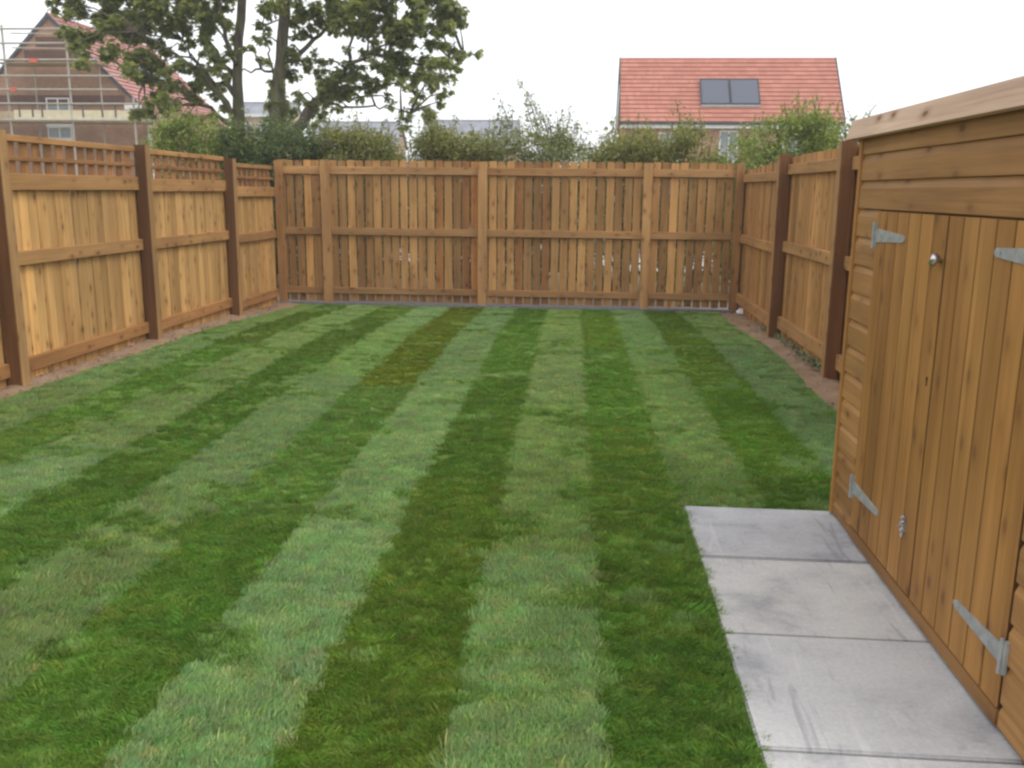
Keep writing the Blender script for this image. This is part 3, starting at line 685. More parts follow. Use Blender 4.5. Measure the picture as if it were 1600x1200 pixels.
def tree(label, TY, limbs, clumps, seed, leafsz=0.098, high=None):
    rs = np.random.RandomState(seed)
    base = at(limbs[0][0][0][0], limbs[0][0][0][1], 'y', TY); base.z = -0.15
    t = thing('tree', label, 'tree', tuple(base), 'sycamore trees behind the left back corner')
    nodes = []
    for li, (pts, radii, dy) in enumerate(limbs):
        P3 = [at(u, v, 'y', TY + dy * i / max(1, len(pts) - 1)) for i, (u, v) in enumerate(pts)]
        if li == 0: P3 = [Vector((P3[0].x + 0.02, TY, -0.15)), Vector((P3[0].x, TY, 0.9))] + P3[0:]; radii = [radii[0] * 1.5, radii[0] * 1.1] + list(radii)
        W = wob(P3, rs, 0.012 if li == 0 else 0.03)
        R_ = np.interp(np.linspace(0, 1, len(W)), np.linspace(0, 1, len(radii)), radii)
        mb = MB().tube([p - base for p in W], list(R_), 9)
        link('trunk' if li == 0 else 'branch', mb.mesh('trunk' if li == 0 else 'branch', BARK, True), t)
        nodes += [(p, r) for p, r in zip(W, R_) if p.z > 1.8]
    pos = []; tw = MB()
    NP = np.array([tuple(p) for p, r in nodes])
    cl3 = []
    for (u, v, r, dens) in clumps:
        d = rs.uniform(-1.0, 1.0); c3 = at(u, v, 'y', TY + d); rw = r / F_PX * TY
        cl3.append((c3, rw, dens))
    for h in (high or []): cl3.append((Vector(h[:3]), h[3], h[4]))
    for c3, rw, dens in cl3:
        n = int(dens * 760 * rw * rw / 0.12)
        for _s in range(4):
            cs = np.array(c3) + rs.normal(0, 0.55, 3) * rw; pos.append(clump_points(cs, rw * rs.uniform(0.45, 0.8), n // 4, rs, 0.15))
        dist = np.linalg.norm((NP - np.array(c3)) * np.array([1, 1, 1.4]), axis=1) + 0.6 * np.maximum(0, NP[:, 2] - c3.z)
        a = nodes[int(np.argmin(dist))][0]; mid = a.lerp(c3, 0.5) + Vector((0, 0, 0.10)) + Vector(rs.normal(0, 0.05, 3))
        tw.tube([p - base for p in (a, mid, c3)], [0.022, 0.014, 0.006], 5)
        for _ in range(4):
            e = c3 + Vector(rs.normal(0, rw * 0.6, 3)); tw.tube([mid.lerp(c3, 0.7) - base, e - base], [0.008, 0.003], 4, False)
    tw_ = link('twigs', tw.mesh('twigs', BARK, True), t); tw_['kind'] = 'stuff'
    leaves('crown', np.concatenate(pos), leafsz, SYC, t, LOBED, rs, 0.45, tuple(base))
    return t
def z1(l): return [(x / 3.75, y / 3.75, r, d) for x, y, r, d in l]
def z2(l): return [(380 + x / 3.75, y / 3.75, r, d) for x, y, r, d in l]
cl_a = z1([(330, 20, 14, .8), (450, 50, 20, 1), (600, 90, 24, 1.1), (710, 50, 24, 1), (850, 80, 24, 1.1), (760, 170, 22, 1), (650, 230, 24, 1.1), (890, 190, 20, .9), (500, 170, 22, 1), (430, 260, 16, 1), (385, 190, 12, .8), (400, 110, 13, .8),
  (490, 290, 13, .9), (620, 320, 22, 1.1), (740, 320, 20, 1), (850, 330, 20, 1), (800, 410, 14, .8), (830, 430, 18, 1), (950, 370, 20, 1), (980, 300, 14, .7), (1000, 180, 18, .9), (1050, 110, 20, .9), (1150, 60, 22, .9), (1200, 180, 18, .9), (1250, 110, 18, .9),
  (1290, 320, 14, .8), (1200, 330, 14, .7), (1120, 400, 14, .8), (900, 520, 15, .8), (1000, 590, 16, .9), (930, 620, 14, .9), (820, 670, 15, .9), (780, 680, 9, .6), (880, 690, 9, .6), (1150, 540, 13, .6), (1060, 480, 14, .7), (1220, 490, 14, .6), (1300, 40, 16, .9), (1340, 140, 13, .8), (950, 40, 18, .9), (1100, 250, 13, .6), (980, 470, 12, .6), (1330, 240, 12, .7),
  (940, 525, 13, .9), (1010, 620, 13, .9), (1125, 560, 14, .9), (1200, 690, 12, .8), (1090, 690, 13, .9), (1240, 525, 12, .8), (1290, 620, 11, .8), (1160, 430, 14, .9), (1050, 400, 14, .9), (960, 560, 13, .9), (1260, 400, 12, .8), (1320, 520, 10, .7), (560, 100, 18, 1), (700, 130, 18, 1), (830, 250, 16, .9),
  (700, -60, 30, 1), (480, -50, 26, 1), (900, -50, 30, 1), (1100, -60, 30, 1), (1290, -60, 26, 1)])
tree('dark sycamore tree leaning its crown over the scaffolded house', TY, [
    ([(374, 252), (372, 150), (372, 90), (378, 0), (384, -110), (388, -260), (392, -420)], [0.14, 0.10, 0.088, 0.082, 0.078, 0.06, 0.03], 0.4),
    ([(366, 185), (345, 150), (305, 108), (262, 78), (215, 50)], [0.062, 0.052, 0.042, 0.028, 0.010], -0.8),
    ([(368, 150), (345, 100), (322, 50), (296, -10), (270, -90)], [0.06, 0.05, 0.045, 0.035, 0.01], 0.7),
    ([(362, 175), (338, 135), (310, 100), (285, 62)], [0.05, 0.04, 0.03, 0.01], 0.3),
    ([(360, 196), (330, 168), (290, 140), (255, 125), (225, 130)], [0.045, 0.038, 0.028, 0.018, 0.01], -0.4),
    ([(370, 100), (352, 60), (345, 20), (340, -60)], [0.05, 0.04, 0.03, 0.01], -0.5)],
    cl_a, 21, high=[(-7.4, 17.6, 5.9, .8, .9), (-8.6, 17.2, 5.6, .75, .9), (-6.6, 17.8, 6.7, .9, .9), (-7.9, 18.0, 6.6, .8, .9), (-9.2, 17.4, 5.0, .5, .9), (-6.8, 17.2, 7.6, .8, .8), (-7.6, 17.0, 5.2, .6, .7)])
cl_b = z2([(130, 40, 15, .8), (105, 150, 12, .8), (60, 300, 9, .7), (125, 350, 10, .7), (120, 230, 9, .6), (330, 170, 15, .8), (365, 110, 14, .8), (430, 50, 18, .9), (325, 230, 10, .5), (310, 340, 13, .6), (350, 380, 12, .6), (300, 440, 12, .6), (445, 350, 13, .7), (440, 310, 9, .5), (450, 170, 14, .7), (500, 100, 18, .8), (570, 40, 18, .9), (600, 110, 16, .8), (640, 170, 15, .8), (700, 150, 18, .9), (680, 60, 22, 1), (770, 40, 22, 1), (780, 120, 20, 1), (765, 195, 13, .8), (850, 30, 20, 1), (880, 120, 18, .9), (900, 200, 16, .9), (960, 170, 17, .9), (960, 250, 12, .8), (1000, 60, 22, 1), (1050, 120, 18, .9), (1080, 190, 16, .9), (1105, 260, 13, .8), (1150, 60, 20, 1), (1200, 100, 20, 1), (1240, 70, 15, .9), (1265, 130, 12, .8), (1200, 165, 14, .8), (1235, 250, 11, .7), (1265, 320, 11, .7), (1335, 308, 9, .7), (1220, 380, 14, .9), (1190, 450, 14, .9), (1150, 420, 15, .9), (1090, 380, 15, .9), (1000, 370, 18, 1), (920, 360, 18, 1), (850, 330, 14, .9), (780, 300, 12, .8), (720, 330, 12, .7), (790, 390, 14, .9), (680, 430, 15, .9), (640, 470, 13, .8), (700, 500, 14, .9), (765, 480, 14, .9), (850, 470, 11, .7), (560, 530, 16, .9), (500, 470, 15, .9), (540, 400, 10, .7), (480, 590, 12, .8), (580, 550, 10, .7), (540, 640, 8, .6), (850, 560, 8, .6), (880, 630, 8, .6), (930, 490, 9, .6), (1000, 520, 12, .7), (1020, 470, 11, .7), (1050, 570, 10, .6), (1160, 590, 11, .7), (1195, 540, 9, .7), (1080, 650, 13, .9), (1000, 610, 9, .5), (940, 690, 10, .7), (960, 750, 8, .6), (920, 710, 6, .6), (1110, 680, 10, .8), (590, 280, 7, .5), (520, 30, 12, .7), (260, 420, 11, .6), (200, 530, 10, .5),
  (200, 560, 13, 1), (185, 480, 9, .8), (215, 620, 15, 1.1), (190, 680, 15, 1.1), (250, 660, 12, 1), (160, 620, 10, .8), (210, 430, 8, .6), (420, 600, 9, .8), (455, 540, 9, .8), (340, 560, 11, .9), (390, 650, 11, .9), (450, 690, 11, .9), (520, 560, 13, 1), (280, 300, 11, .8), (300, 150, 12, .9), (340, 60, 13, .9), (450, 440, 12, .8), (600, 480, 13, .9), (660, 560, 9, .7), (860, 420, 12, .8), (930, 420, 12, .8), (1060, 440, 13, .8), (1120, 480, 12, .8), (820, 180, 13, .9), (560, 180, 12, .8),
  (700, -50, 30, 1), (900, -60, 32, 1), (1100, -50, 28, 1), (480, -50, 28, .9), (140, -50, 22, .9), (300, -40, 20, .8)])
tree('spreading sycamore tree with ivied trunk and long low branch over the back fence', TY - 0.4, [
    ([(432, 252), (433, 185), (437, 115), (442, 50), (446, -40), (452, -180), (458, -380)], [0.18, 0.15, 0.115, 0.10, 0.095, 0.07, 0.03], -0.3),
    ([(448, 236), (466, 200), (488, 165), (512, 138), (540, 108), (575, 84), (620, 62)], [0.11, 0.105, 0.095, 0.075, 0.045, 0.025, 0.010], -0.6),
    ([(440, 105), (470, 82), (500, 55), (540, 20), (575, -40)], [0.05, 0.045, 0.035, 0.025, 0.01], 0.8),
    ([(498, 160), (535, 168), (570, 167), (604, 164), (640, 178)], [0.03, 0.022, 0.018, 0.014, 0.006], -0.4),
    ([(512, 138), (545, 160), (575, 150), (610, 132), (660, 118)], [0.04, 0.02, 0.018, 0.014, 0.006], 0.5),
    ([(540, 108), (545, 75), (562, 20), (585, -60)], [0.03, 0.025, 0.02, 0.01], 0.5),
    ([(575, 84), (640, 98), (690, 100), (725, 88)], [0.03, 0.025, 0.018, 0.006], 0.2),
    ([(436, 120), (420, 112), (400, 108), (379, 110)], [0.03, 0.025, 0.02, 0.012], -0.3),
    ([(436, 150), (424, 100), (412, 60), (408, 0)], [0.03, 0.02, 0.015, 0.006], 0.3)],
    cl_b, 22, high=[(-4.6, 17.1, 5.6, .8, .9), (-3.4, 17.3, 5.5, .7, .9), (-5.4, 17.0, 6.5, .9, .9), (-4.2, 16.8, 6.6, .8, .9), (-2.9, 17.2, 5.2, .45, .9), (-5.2, 17.4, 7.6, .8, .8)])

HD = 14.6
def bush(label, prof, mat, seed, dep=1.3, dens=1.0, leafsz=0.064, yc=HD, shape=OVAL, sprigs=(), blobr=(0.13, 0.30), bottom=0.10):
    """hedge plant: many leaf clumps between ground and an uneven top line (list of picture points)"""
    rs = np.random.RandomState(seed)
    T = [at(u, v, 'y', yc) for u, v in prof]; X = [p.x for p in T]; Z = [p.z for p in T]
    xm = (X[0] + X[-1]) / 2; base = Vector((xm, yc, -0.12))
    t = thing('bush', label, 'bush', tuple(base), 'bushes of the hedge behind the back fence')
    pos = []; stm = MB(); span = X[-1] - X[0]
    nb = int(span * 210 * dens)
    for k in range(nb):
        x = rs.uniform(X[0], X[-1]); zt = np.interp(x, X, Z)
        r = rs.uniform(*blobr); yy = yc + rs.uniform(-0.5, 0.5) * dep
        q = rs.rand() ** 0.85; bottom_ = 0.05 if rs.rand() < 0.4 else bottom; z = bottom_ + (zt - r * 0.55 - bottom_) * q
        pos.append(clump_points((x, yy, z), r, int(85 * (r / 0.22) ** 2), rs, 0.3))
        if rs.rand() < 0.1: stm.tube([(x * .6 + xm * .4 - base.x + rs.uniform(-.2, .2), rs.uniform(-.3, .3), 0), (x - base.x, yy - base.y, z + 0.1)], [0.014, 0.004], 4, False)
        if q > 0.84 and rs.rand() < 0.6:                        # loose shoots that break the outline
            h_ = rs.uniform(0.1, 0.28); e = np.array([x + rs.normal(0, .08), yy, z + r * .6 + h_]); s0 = np.array([x, yy, z])
            tt = rs.rand(14)[:, None]; pos.append(s0 + (e - s0) * tt + rs.normal(0, .025, (14, 3)))
            stm.tube([tuple(s0 - np.array(base)), tuple(e - np.array(base))], [0.006, 0.003], 4, False)
    for pts in sprigs:
        S = [at(u, v, 'y', yc + rs.uniform(-.2, .2)) for u, v in pts]
        stm.tube([p - base for p in S], [0.010, 0.004] if len(S) == 2 else [0.010] + [0.006] * (len(S) - 2) + [0.003], 4, False)
        for p, q in zip(S, S[1:]):
            n = int((q - p).length * 120); tt = rs.rand(n)[:, None]
            pos.append(np.array(p) + (np.array(q) - np.array(p)) * tt + rs.normal(0, 0.045, (n, 3)))
    link('stems', stm.mesh('stems', BARK), t)
    leaves('foliage', np.concatenate(pos), leafsz, mat, t, shape, rs, 0.3, tuple(base), 0.7)
    return t
H_BR = leaf_mat('leaf_bright', [(0.126, 0.179, 0.047), (0.200, 0.264, 0.068), (0.283, 0.348, 0.095), (0.348, 0.390, 0.126)])
H_DK = leaf_mat('leaf_dark', [(0.064, 0.108, 0.044), (0.111, 0.166, 0.064), (0.161, 0.215, 0.088), (0.233, 0.268, 0.122)])
H_OL = leaf_mat('leaf_olive', [(0.130, 0.155, 0.047), (0.201, 0.224, 0.072), (0.284, 0.296, 0.100), (0.366, 0.343, 0.142)])
H_GY = leaf_mat('leaf_grey', [(0.122, 0.153, 0.072), (0.194, 0.224, 0.107), (0.283, 0.315, 0.153), (0.385, 0.397, 0.224)])
bush('bright green bush in front of the scaffolded house corner', [(243, 205), (252, 188), (268, 180), (290, 186), (315, 178), (340, 182), (362, 190), (378, 200)], H_BR, 31)
bush('dense dark green bush below the two sycamore trunks', [(358, 215), (380, 196), (405, 190), (430, 182), (455, 188), (478, 186), (492, 200), (505, 222)], H_DK, 32, dens=1.35)
bush('olive bush left of the gap showing the slate roofs', [(486, 212), (505, 200), (522, 193), (540, 199), (560, 192), (580, 197), (600, 196), (616, 208), (628, 232)], H_OL, 33, dens=1.4)
bush('mid green bush under the drooping sycamore branch', [(642, 236), (655, 215), (672, 192), (692, 184), (712, 194), (735, 197), (752, 201), (772, 197), (785, 210)], H_OL, 34, dens=1.3)
bush('grey green bush with tall feathery sprigs in the hedge middle', [(768, 212), (782, 196), (800, 188), (822, 194), (842, 200), (862, 204), (882, 198), (900, 206), (914, 232)], H_GY, 35, dens=1.1,
     sprigs=[[(850, 205), (838, 172), (826, 146), (811, 132)], [(842, 205), (832, 170), (822, 150)], [(856, 208), (846, 176)], [(798, 200), (790, 176), (781, 156)], [(790, 200), (775, 178)], [(884, 206), (890, 184), (889, 168)], [(872, 206), (871, 182)], [(862, 205), (853, 178)], [(900, 210), (903, 192)], [(834, 205), (826, 175), (822, 160)]])
bush('thin straggly bush before the left half of the brick house', [(918, 236), (932, 222), (948, 206), (962, 190), (978, 196), (1000, 200), (1022, 202), (1045, 204), (1062, 192), (1082, 196), (1100, 205), (1112, 234)], H_OL, 36, dens=1.0, bottom=0.45,
     sprigs=[[(1062, 205), (1062, 180), (1056, 158)], [(1075, 205), (1080, 178)], [(955, 210), (962, 182)], [(1090, 210), (1098, 190)]])
bush('tall fresh green bush beside the shed, before the red roof', [(1118, 236), (1138, 222), (1152, 206), (1172, 198), (1198, 184), (1216, 170), (1236, 172), (1256, 176), (1272, 168), (1290, 176), (1312, 190), (1335, 194), (1358, 196), (1385, 212), (1420, 230)], H_BR, 37, dens=1.15,
     sprigs=[[(1272, 185), (1276, 150)], [(1230, 190), (1226, 160)], [(1250, 190), (1246, 168)], [(1350, 205), (1358, 178), (1366, 166)], [(1335, 205), (1328, 178)], [(1205, 200), (1196, 182)], [(1290, 190), (1298, 162)]])

# ------------------------------------------------------------------ houses
def brick_mat(name, c1, c2, mortar, scale=1.0):
    N = NT(name); c = N.coord('Object'); b_ = N.n('ShaderNodeTexBrick')
    sx = N.n('ShaderNodeSeparateXYZ'); N.l(c, sx.inputs[0]); cb = N.n('ShaderNodeCombineXYZ')
    N.l(N.math('ADD', sx.outputs[0], sx.outputs[1]), cb.inputs[0]); N.l(sx.outputs[2], cb.inputs[1]); N.l(cb.outputs[0], b_.inputs['Vector'])
    b_.inputs['Scale'].default_value = 4.6 * scale; b_.inputs['Color1'].default_value = (*c1, 1); b_.inputs['Color2'].default_value = (*c2, 1); b_.inputs['Mortar'].default_value = (*mortar, 1)
    b_.inputs['Mortar Size'].default_value = 0.018; b_.inputs['Row Height'].default_value = 0.34
    f = N.noise(c, 0.9, 5); N.l(N.mix(0.7, b_.outputs['Color'], N.ramp(f, [(0.3, (0.82, 0.8, 0.8)), (0.7, (1.12, 1.12, 1.12))]), 'MULTIPLY'), N.b.inputs['Base Color'])
    N.b.inputs['Roughness'].default_value = 0.9; return N.m
B_ORANGE = brick_mat('orange_brick', (0.46, 0.235, 0.135), (0.52, 0.28, 0.165), (0.46, 0.37, 0.30))
B_BROWN = brick_mat('brown_brick', (0.31, 0.165, 0.095), (0.385, 0.215, 0.128), (0.36, 0.28, 0.21))
B_BUFF = brick_mat('buff_brick', (0.46, 0.34, 0.22), (0.52, 0.40, 0.27), (0.45, 0.40, 0.33))
WHITE = plain('white_upvc', (0.78, 0.78, 0.77), 0.45, var=0.04); GUT = plain('dark_verge', (0.055, 0.06, 0.07), 0.6)
GLASS = plain('window_glass', (0.30, 0.33, 0.35), 0.08, var=0.2, scale=1); SLATE = plain('grey_slate', (0.27, 0.278, 0.315), 0.75, var=0.18, scale=1.5)  # glass base colour is pale to paint in reflected sky
def tile_mat(name, a, b2, axis='x'):
    N = NT(name); c = N.coord('Object'); oi = N.n('ShaderNodeObjectInfo')
    off = N.math('MULTIPLY', oi.outputs['Random'], 9.0); cb = N.n('ShaderNodeCombineXYZ'); N.l(off, cb.inputs['XYZ'.index(axis.upper())])
    v = N.map(c, (3.4 if axis == 'x' else 0.05, 3.4 if axis == 'y' else 0.05, 0.05), cb.outputs[0])
    vo = N.n('ShaderNodeTexVoronoi'); vo.inputs['Scale'].default_value = 1.0; N.l(v, vo.inputs['Vector'])
    sp2 = N.n('ShaderNodeSeparateColor'); N.l(vo.outputs['Color'], sp2.inputs[0])
    col = N.ramp(sp2.outputs[0], [(0.0, a), (1.0, b2)])
    N.l(N.mix(0.6, col, N.ramp(N.noise(c, 1.1, 4), [(0.3, (0.88, 0.88, 0.88)), (0.7, (1.08, 1.08, 1.08))]), 'MULTIPLY'), N.b.inputs['Base Color']); N.b.inputs['Roughness'].default_value = 0.8
    return N.m
T_RED = tile_mat('red_roof_tile', (0.43, 0.170, 0.118), (0.51, 0.215, 0.155), 'x')
T_REDY = tile_mat('red_roof_tile_side', (0.40, 0.185, 0.160), (0.48, 0.24, 0.205), 'y')
def window(par, x0, x1, z0, z1, y, base, mull=1, label=None):
    fr_ = MB(); t = 0.06
    fr_.box(x0, x1, y - 0.03, y + 0.05, z0, z0 + t).box(x0, x1, y - 0.03, y + 0.05, z1 - t, z1).box(x0, x0 + t, y - 0.03, y + 0.05, z0 + t, z1 - t).box(x1 - t, x1, y - 0.03, y + 0.05, z0 + t, z1 - t)
    for k in range(mull):
        xm = x0 + (x1 - x0) * (k + 1) / (mull + 1); fr_.box(xm - 0.03, xm + 0.03, y - 0.028, y + 0.05, z0 + t, z1 - t)
    fr_.v = [tuple(Vector(v) - base) for v in fr_.v]
    f = fr_.build('window', WHITE, par)
    g = MB().box(x0 + t, x1 - t, y + 0.0, y + 0.02, z0 + t, z1 - t); g.v = [tuple(Vector(v) - base) for v in g.v]; g.build('pane', GLASS, f)
    s = MB().box(x0 - 0.05, x1 + 0.05, y - 0.09, y + 0.03, z0 - 0.10, z0 - 0.002); s.v = [tuple(Vector(v) - base) for v in s.v]; s.build('sill', WHITE, f)
def hp(par, name, mb, mat, base, color=None):
    mb.v = [tuple(Vector(v) - base) for v in mb.v]; return mb.build(name, mat, par, color=color)
# brick house with the red roof
B0 = Vector((5.9, 42, -0.15)); h1 = thing('house', 'orange brick house with red tiled roof and two solar panels', 'house', tuple(B0))
X0, X1, YE, YR, ZE, ZR = 1.36, 10.46, 39.7, 42.0, 4.29, 7.06
hp(h1, 'wall', MB().box(X0 + .12, X1 - .12, YE + 0.35, 44.0, -0.15, ZE - 0.02).prism([(YE + 0.35, ZE - .018), (44.0, ZE - .018), (YR, ZR - 0.16)], X0 + .13, X1 - .13, 'x'), B_ORANGE, B0)
NC = 15; sl_ = Vector((0, YR - YE, ZR - ZE)); nrm = Vector((0, -(ZR - ZE), YR - YE)).normalized()
for k in range(NC):
    a = Vector((0, YE, ZE)) + sl_ * (k / NC); b2 = Vector((0, YE, ZE)) + sl_ * ((k + 1.12) / NC if k < NC - 1 else 1)
    prof = [(a.y, a.z), (b2.y, b2.z), (b2.y + nrm.y * 0.010, b2.z + nrm.z * 0.010), (a.y + nrm.y * 0.055, a.z + nrm.z * 0.055)]
    hp(h1, 'tile_course', MB().prism(prof, X0, X1, 'x'), T_RED, B0)
hp(h1, 'roof', MB().prism([(YR + 0.0, ZR + 0.0), (44.6, ZE - 0.1), (44.6, ZE - 0.2), (YR, ZR - 0.14), (YE + .06, ZE - 0.09), (YE + 0.02, ZE - 0.01)], X0 + 0.02, X1 - 0.02, 'x'), T_RED, B0)
hp(h1, 'ridge', MB().tube([(X0 - .02, YR + 0.03, ZR - 0.0), (X1 + .02, YR + 0.03, ZR - 0.0)], 0.075, 10), T_RED, B0)
for xx in (X0 - 0.05, X1 + 0.002): hp(h1, 'verge', MB().prism([(YE - .02, ZE - .10), (YE - .02, ZE + .07), (YR, ZR + .09), (44.6, ZE - .02), (44.6, ZE - .2), (YR, ZR - .1)], xx, xx + 0.048, 'x'), GUT, B0)
hp(h1, 'fascia', MB().box(X0, X1, YE + 0.03, YE + 0.06, ZE - 0.24, ZE - 0.02).box(X0, X1, YE + 0.061, YE + 0.36, ZE - 0.24, ZE - 0.215), WHITE, B0)
hp(h1, 'gutter', MB().tube([(X0, YE - 0.03, ZE - 0.05), (X1, YE - 0.03, ZE - 0.05)], 0.05, 8), GUT, B0)
PAN = NT('solar_panel'); c = PAN.coord(); PAN.b.inputs['Base Color'].default_value = (0.085, 0.095, 0.130, 1); PAN.b.inputs['Roughness'].default_value = 0.28; PAN.b.inputs['Specular IOR Level'].default_value = 0.6; PAN = PAN.m
PFR = plain('panel_frame', (0.035, 0.038, 0.045), 0.5)
for (xa, xb3) in ((4.70, 5.905), (5.925, 7.13)):
    ta, tb = 0.245, 0.645
    a = Vector((0, YE, ZE)) + sl_ * ta + nrm * 0.09; b2 = Vector((0, YE, ZE)) + sl_ * tb + nrm * 0.09
    o = hp(h1, 'solar_panel', MB().prism([(a.y, a.z), (b2.y, b2.z), (b2.y + nrm.y * .04, b2.z + nrm.z * .04), (a.y + nrm.y * .04, a.z + nrm.z * .04)], xa, xb3, 'x'), PAN, B0)
    fr_ = MB()
    d = (b2 - a).normalized()
    for (p, q) in ((a, a + d * .05), (b2 - d * .05, b2)):
        fr_.prism([(p.y + nrm.y * .0405, p.z + nrm.z * .0405), (q.y + nrm.y * .0405, q.z + nrm.z * .0405), (q.y + nrm.y * .055, q.z + nrm.z * .055), (p.y + nrm.y * .055, p.z + nrm.z * .055)], xa, xb3, 'x')
    for x0 in (xa, xb3 - .045):
        p, q = a + d * .051, b2 - d * .051
        fr_.prism([(p.y + nrm.y * .0405, p.z + nrm.z * .0405), (q.y + nrm.y * .0405, q.z + nrm.z * .0405), (q.y + nrm.y * .055, q.z + nrm.z * .055), (p.y + nrm.y * .055, p.z + nrm.z * .055)], x0, x0 + .045, 'x')
    hp(o, 'frame', fr_, PFR, B0)
tr_ = Vector((0, YE, ZE)) + sl_ * 0.215 + nrm * 0.07
hp(h1, 'mounting_rail', MB().prism([(tr_.y, tr_.z), (tr_.y + sl_.y * .026, tr_.z + sl_.z * .026), (tr_.y + sl_.y * .026, tr_.z + sl_.z * .026 + .06), (tr_.y, tr_.z + .04)], 4.70, 7.13, 'x'), plain('grey_flashing', (0.32, 0.31, 0.30), 0.6), B0)
for (x0, x1, z0, z1, mu) in ((3.0, 3.95, 2.7, 3.9, 1), (5.50, 6.28, 2.7, 3.98, 1), (8.1, 9.2, 2.7, 3.9, 1)): window(h1, x0, x1, z0, z1, YE + 0.33, B0, mu)
for (x0, x1) in ((2.6, 3.9), (6.6, 8.4)): window(h1, x0, x1, 0.6, 1.8, YE + 0.33, B0, 1)

# scaffolded brick house
G0 = Vector((-22.0, 44, -0.15)); h2 = thing('house', 'unfinished brown brick gable house with red roof behind scaffolding', 'house', tuple(G0))
GX, GZ, GY, HX, EZ = -22.03, 8.24, 38.0, 3.45, 4.86
hp(h2, 'wall', MB().box(GX - HX - 0.35, GX + HX + 0.42, GY, 47.0, -0.15, EZ), B_BROWN, G0)
hp(h2, 'gable', MB().prism([(GX - HX, EZ + .002), (GX + HX, EZ + .002), (GX, GZ - 0.05)], GY + 0.002, GY + 0.30, 'y'), B_BROWN, G0)
for z0, z1 in ((6.98, 7.42), (6.32, 6.90), (4.72, 5.12)):     # darker brick bands
    hw = (GZ - 0.2 - z1) / (GZ - EZ) * HX
    hp(h2, 'brick_band', MB().box(GX - hw, GX + hw, GY - 0.025, GY - 0.002, z0, z1), brick_mat('dark_brick', (0.115, 0.05, 0.036), (0.16, 0.075, 0.05), (0.15, 0.11, 0.09)), G0)
def roof_side(sgn):
    ex = GX + sgn * (HX + 0.25); ez = EZ - 0.22
    d = Vector((GX - ex, 0, GZ - ez)); nn = Vector((sgn * (GZ - ez), 0, abs(GX - ex))).normalized(); n_c = 20
    for k in range(n_c):
        a = Vector((ex, 0, ez)) + d * (k / n_c); b2 = Vector((ex, 0, ez)) + d * ((k + 1.1) / n_c if k < n_c - 1 else 1)
        prof = [(a.x, a.z), (b2.x, b2.z), (b2.x + nn.x * .01, b2.z + nn.z * .01), (a.x + nn.x * .06, a.z + nn.z * .06)]
        hp(h2, 'tile_course', MB().prism(prof, GY - 0.05, 47.2, 'y'), T_REDY, G0)
    prof = [(ex + sgn * .01, ez - .08), (GX, GZ - .10), (GX, GZ + .09), (ex + sgn * .01, ez + .09)]
    hp(h2, 'verge', MB().prism(prof, GY - 0.10, GY - 0.053, 'y'), GUT, G0)
    return ex, ez
roof_side(-1); ex, ez = roof_side(1)
hp(h2, 'ridge', MB().tube([(GX, GY - 0.08, GZ + .03), (GX, 47.2, GZ + .03)], 0.09, 8), T_REDY, G0)
hp(h2, 'fascia', MB().box(ex - 0.62, ex + 0.02, GY - 0.30, GY - 0.104, ez - 0.10, ez + 0.16).box(ex - .03, ex + 0.03, GY - 0.30, 47.2, ez - 0.20, ez - 0.101), WHITE, G0)
hp(h2, 'downpipe', MB().tube([(-17.98, GY - 0.15, ez - 0.2), (-18.02, GY - .15, 4.1), (-18.02, GY - .15, 0)], 0.075, 8), WHITE, G0)
for k in range(2):                                            # panels on the side roof, seen through the tree
    d = Vector((GX - ex, 0, GZ - ez)); a = Vector((ex, 0, ez)) + d * 0.40; b2 = Vector((ex, 0, ez)) + d * 0.62; nn = Vector(((GZ - ez), 0, abs(GX - ex))).normalized() * 0.1
    hp(h2, 'solar_panel', MB().prism([(a.x + nn.x, a.z + nn.z), (b2.x + nn.x, b2.z + nn.z), (b2.x + nn.x * 1.5, b2.z + nn.z * 1.5), (a.x + nn.x * 1.5, a.z + nn.z * 1.5)], 41.6 + 1.2 * k, 42.75 + 1.2 * k, 'y'), plain('blue_grey_panel', (0.22, 0.24, 0.31), 0.3), G0)
window(h2, -22.44, -21.42, 3.95, 5.02, GY - 0.02, G0, 1); window(h2, -22.48, -21.42, 3.36, 3.86, GY - 0.02, G0, 1)
# scaffold
S0 = Vector((-20, 36.8, -0.15)); sca = thing('scaffold', 'steel tube scaffold with plank lifts around the brown gable', 'scaffold', tuple(S0))
TUBE = plain('scaffold_tube', (0.40, 0.37, 0.31), 0.55, 0.2, var=0.12); PLK = plain('scaffold_plank', (0.44, 0.34, 0.22), 0.85, var=0.2); TOE = plain('cream_toe_board', (0.66, 0.58, 0.40), 0.8, var=0.1)
for x, y, zt in ((-23.18, 36.6, 7.65), (-20.58, 36.6, 7.1), (-18.0, 36.6, 4.9), (-25.8, 36.6, 7.0), (-22.6, 37.6, 6.2), (-19.83, 37.6, 6.3), (-17.4, 37.6, 4.9)):
    hp(sca, 'upright', MB().tube([(x, y, -0.15), (x, y, zt)], 0.042 if y < 37 else 0.03, 8), TUBE, S0)
for z, xa, xb3 in ((7.49, -23.5, -19.9), (6.95, -23.5, -19.9), (6.33, -23.7, -19.3), (5.72, -26.2, -18.1), (5.2, -26.2, -18.6), (4.66, -26.2, -17.3), (4.02, -26.2, -16.7)):
    hp(sca, 'ledger', MB().tube([(xa, 36.53, z), (xb3, 36.53, z)], 0.038, 8), TUBE, S0)
for z, xa in ((7.46, -23.4), (6.9, -23.4)): hp(sca, 'ledger', MB().tube([(xa, 37.5, z + .02), (-20.2, 37.5, z - .02)], 0.025, 6), TUBE, S0)
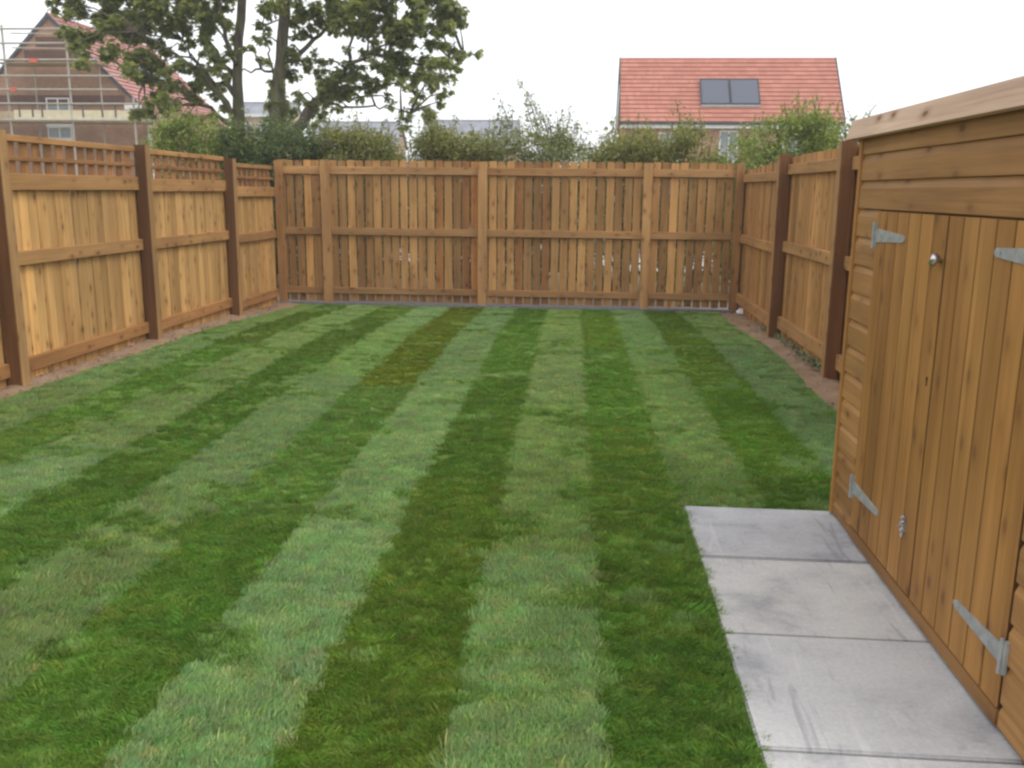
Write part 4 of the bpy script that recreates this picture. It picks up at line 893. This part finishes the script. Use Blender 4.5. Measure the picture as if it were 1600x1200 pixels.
for z, xa, xb3 in ((6.21, -23.5, -19.3), (3.95, -26.3, -16.7)):
    for k in range(5): hp(sca, 'plank', MB().box(xa + rnd.uniform(-.1, .1), xb3 + rnd.uniform(-.1, .1), 36.6 + k * .235, 36.82 + k * .235, z, z + .04), PLK, S0)
hp(sca, 'toe_board', MB().box(-23.0, -18.05, 36.57, 36.598, 4.06, 4.42), TOE, S0); hp(sca, 'toe_board', MB().box(-26.2, -23.02, 36.57, 36.598, 4.06, 4.36), PLK, S0)
for x in (-22.75, -22.2, -21.8, -20.1, -19.3, -18.75): hp(sca, 'bracket', MB().box(x - .03, x + .03, 36.545, 36.568, 4.15, 4.60), plain('bracket_dark', (0.12, 0.10, 0.09)), S0)
hp(sca, 'warning_tag', MB().box(-22.1, -21.75, 36.46, 36.49, 6.22, 6.37), plain('orange_tag', (0.62, 0.13, 0.07), 0.6), S0)
hp(sca, 'warning_tag', MB().box(-23.0, -22.75, 36.46, 36.49, 5.13, 5.27), plain('orange_tag', (0.62, 0.13, 0.07), 0.6), S0)

# far slate roofed houses
def far_house(label, x0, x1, zr, ze, y, wallm, seed, gable_right=False):
    b0 = Vector(((x0 + x1) / 2, y, -0.15)); h = thing('house', label, 'house', tuple(b0), 'far slate roofed houses')
    run = (zr - ze) * 1.15
    hp(h, 'wall', MB().box(x0 + .15, x1 - .15, y + .25, y + 2 * run - .25, -.15, ze).prism([(y + .25, ze + .002), (y + 2 * run - .25, ze + .002), (y + run, zr - .15)], x0 + .16, x1 - .16, 'x'), wallm, b0)
    hp(h, 'roof', MB().prism([(y, ze - .05), (y + run, zr - .1), (y + 2 * run, ze - .05), (y + 2 * run, ze + .06), (y + run, zr), (y, ze + .06)], x0, x1, 'x'), SLATE, b0)
    hp(h, 'ridge', MB().tube([(x0, y + run, zr), (x1, y + run, zr)], 0.08, 6), SLATE, b0)
    hp(h, 'fascia', MB().box(x0, x1, y - .04, y - .004, ze - .16, ze + .05), WHITE, b0)
    for k in range(3):
        xx = x0 + (x1 - x0) * (0.2 + 0.3 * k); window(h, xx - .5, xx + .5, ze - 1.7, ze - .6, y + .23, b0, 1)
    return h
far_house('far grey slate roofed house seen left of the drooping sycamore branch', -20.9, -14.2, 6.5, 4.55, 70, B_BUFF, 1)
far_house('far grey slate roofed house with orange brick walls, seen mid hedge', -12.6, -5.2, 6.72, 4.75, 71, B_ORANGE, 2)
far_house('far pale buff house between the two sycamore trunks', -27.6, -22.6, 8.0, 7.0, 72, B_BUFF, 3)

# ------------------------------------------------------------------ volume added to imitate lens glare, a thin haze
hm = bpy.data.materials.new('glare_haze'); hm.use_nodes = True; ht = hm.node_tree; ht.nodes.clear()
ho = ht.nodes.new('ShaderNodeOutputMaterial'); hv = ht.nodes.new('ShaderNodeVolumePrincipled')
hv.inputs['Color'].default_value = (0.97, 0.98, 1.0, 1); hv.inputs['Density'].default_value = 0.0022
ht.links.new(hv.outputs[0], ho.inputs['Volume'])
hz_ = MB().box(-640, 640, -80, 940, -1.2, 11.0).build('glare_haze', hm); hz_['kind'] = 'stuff'
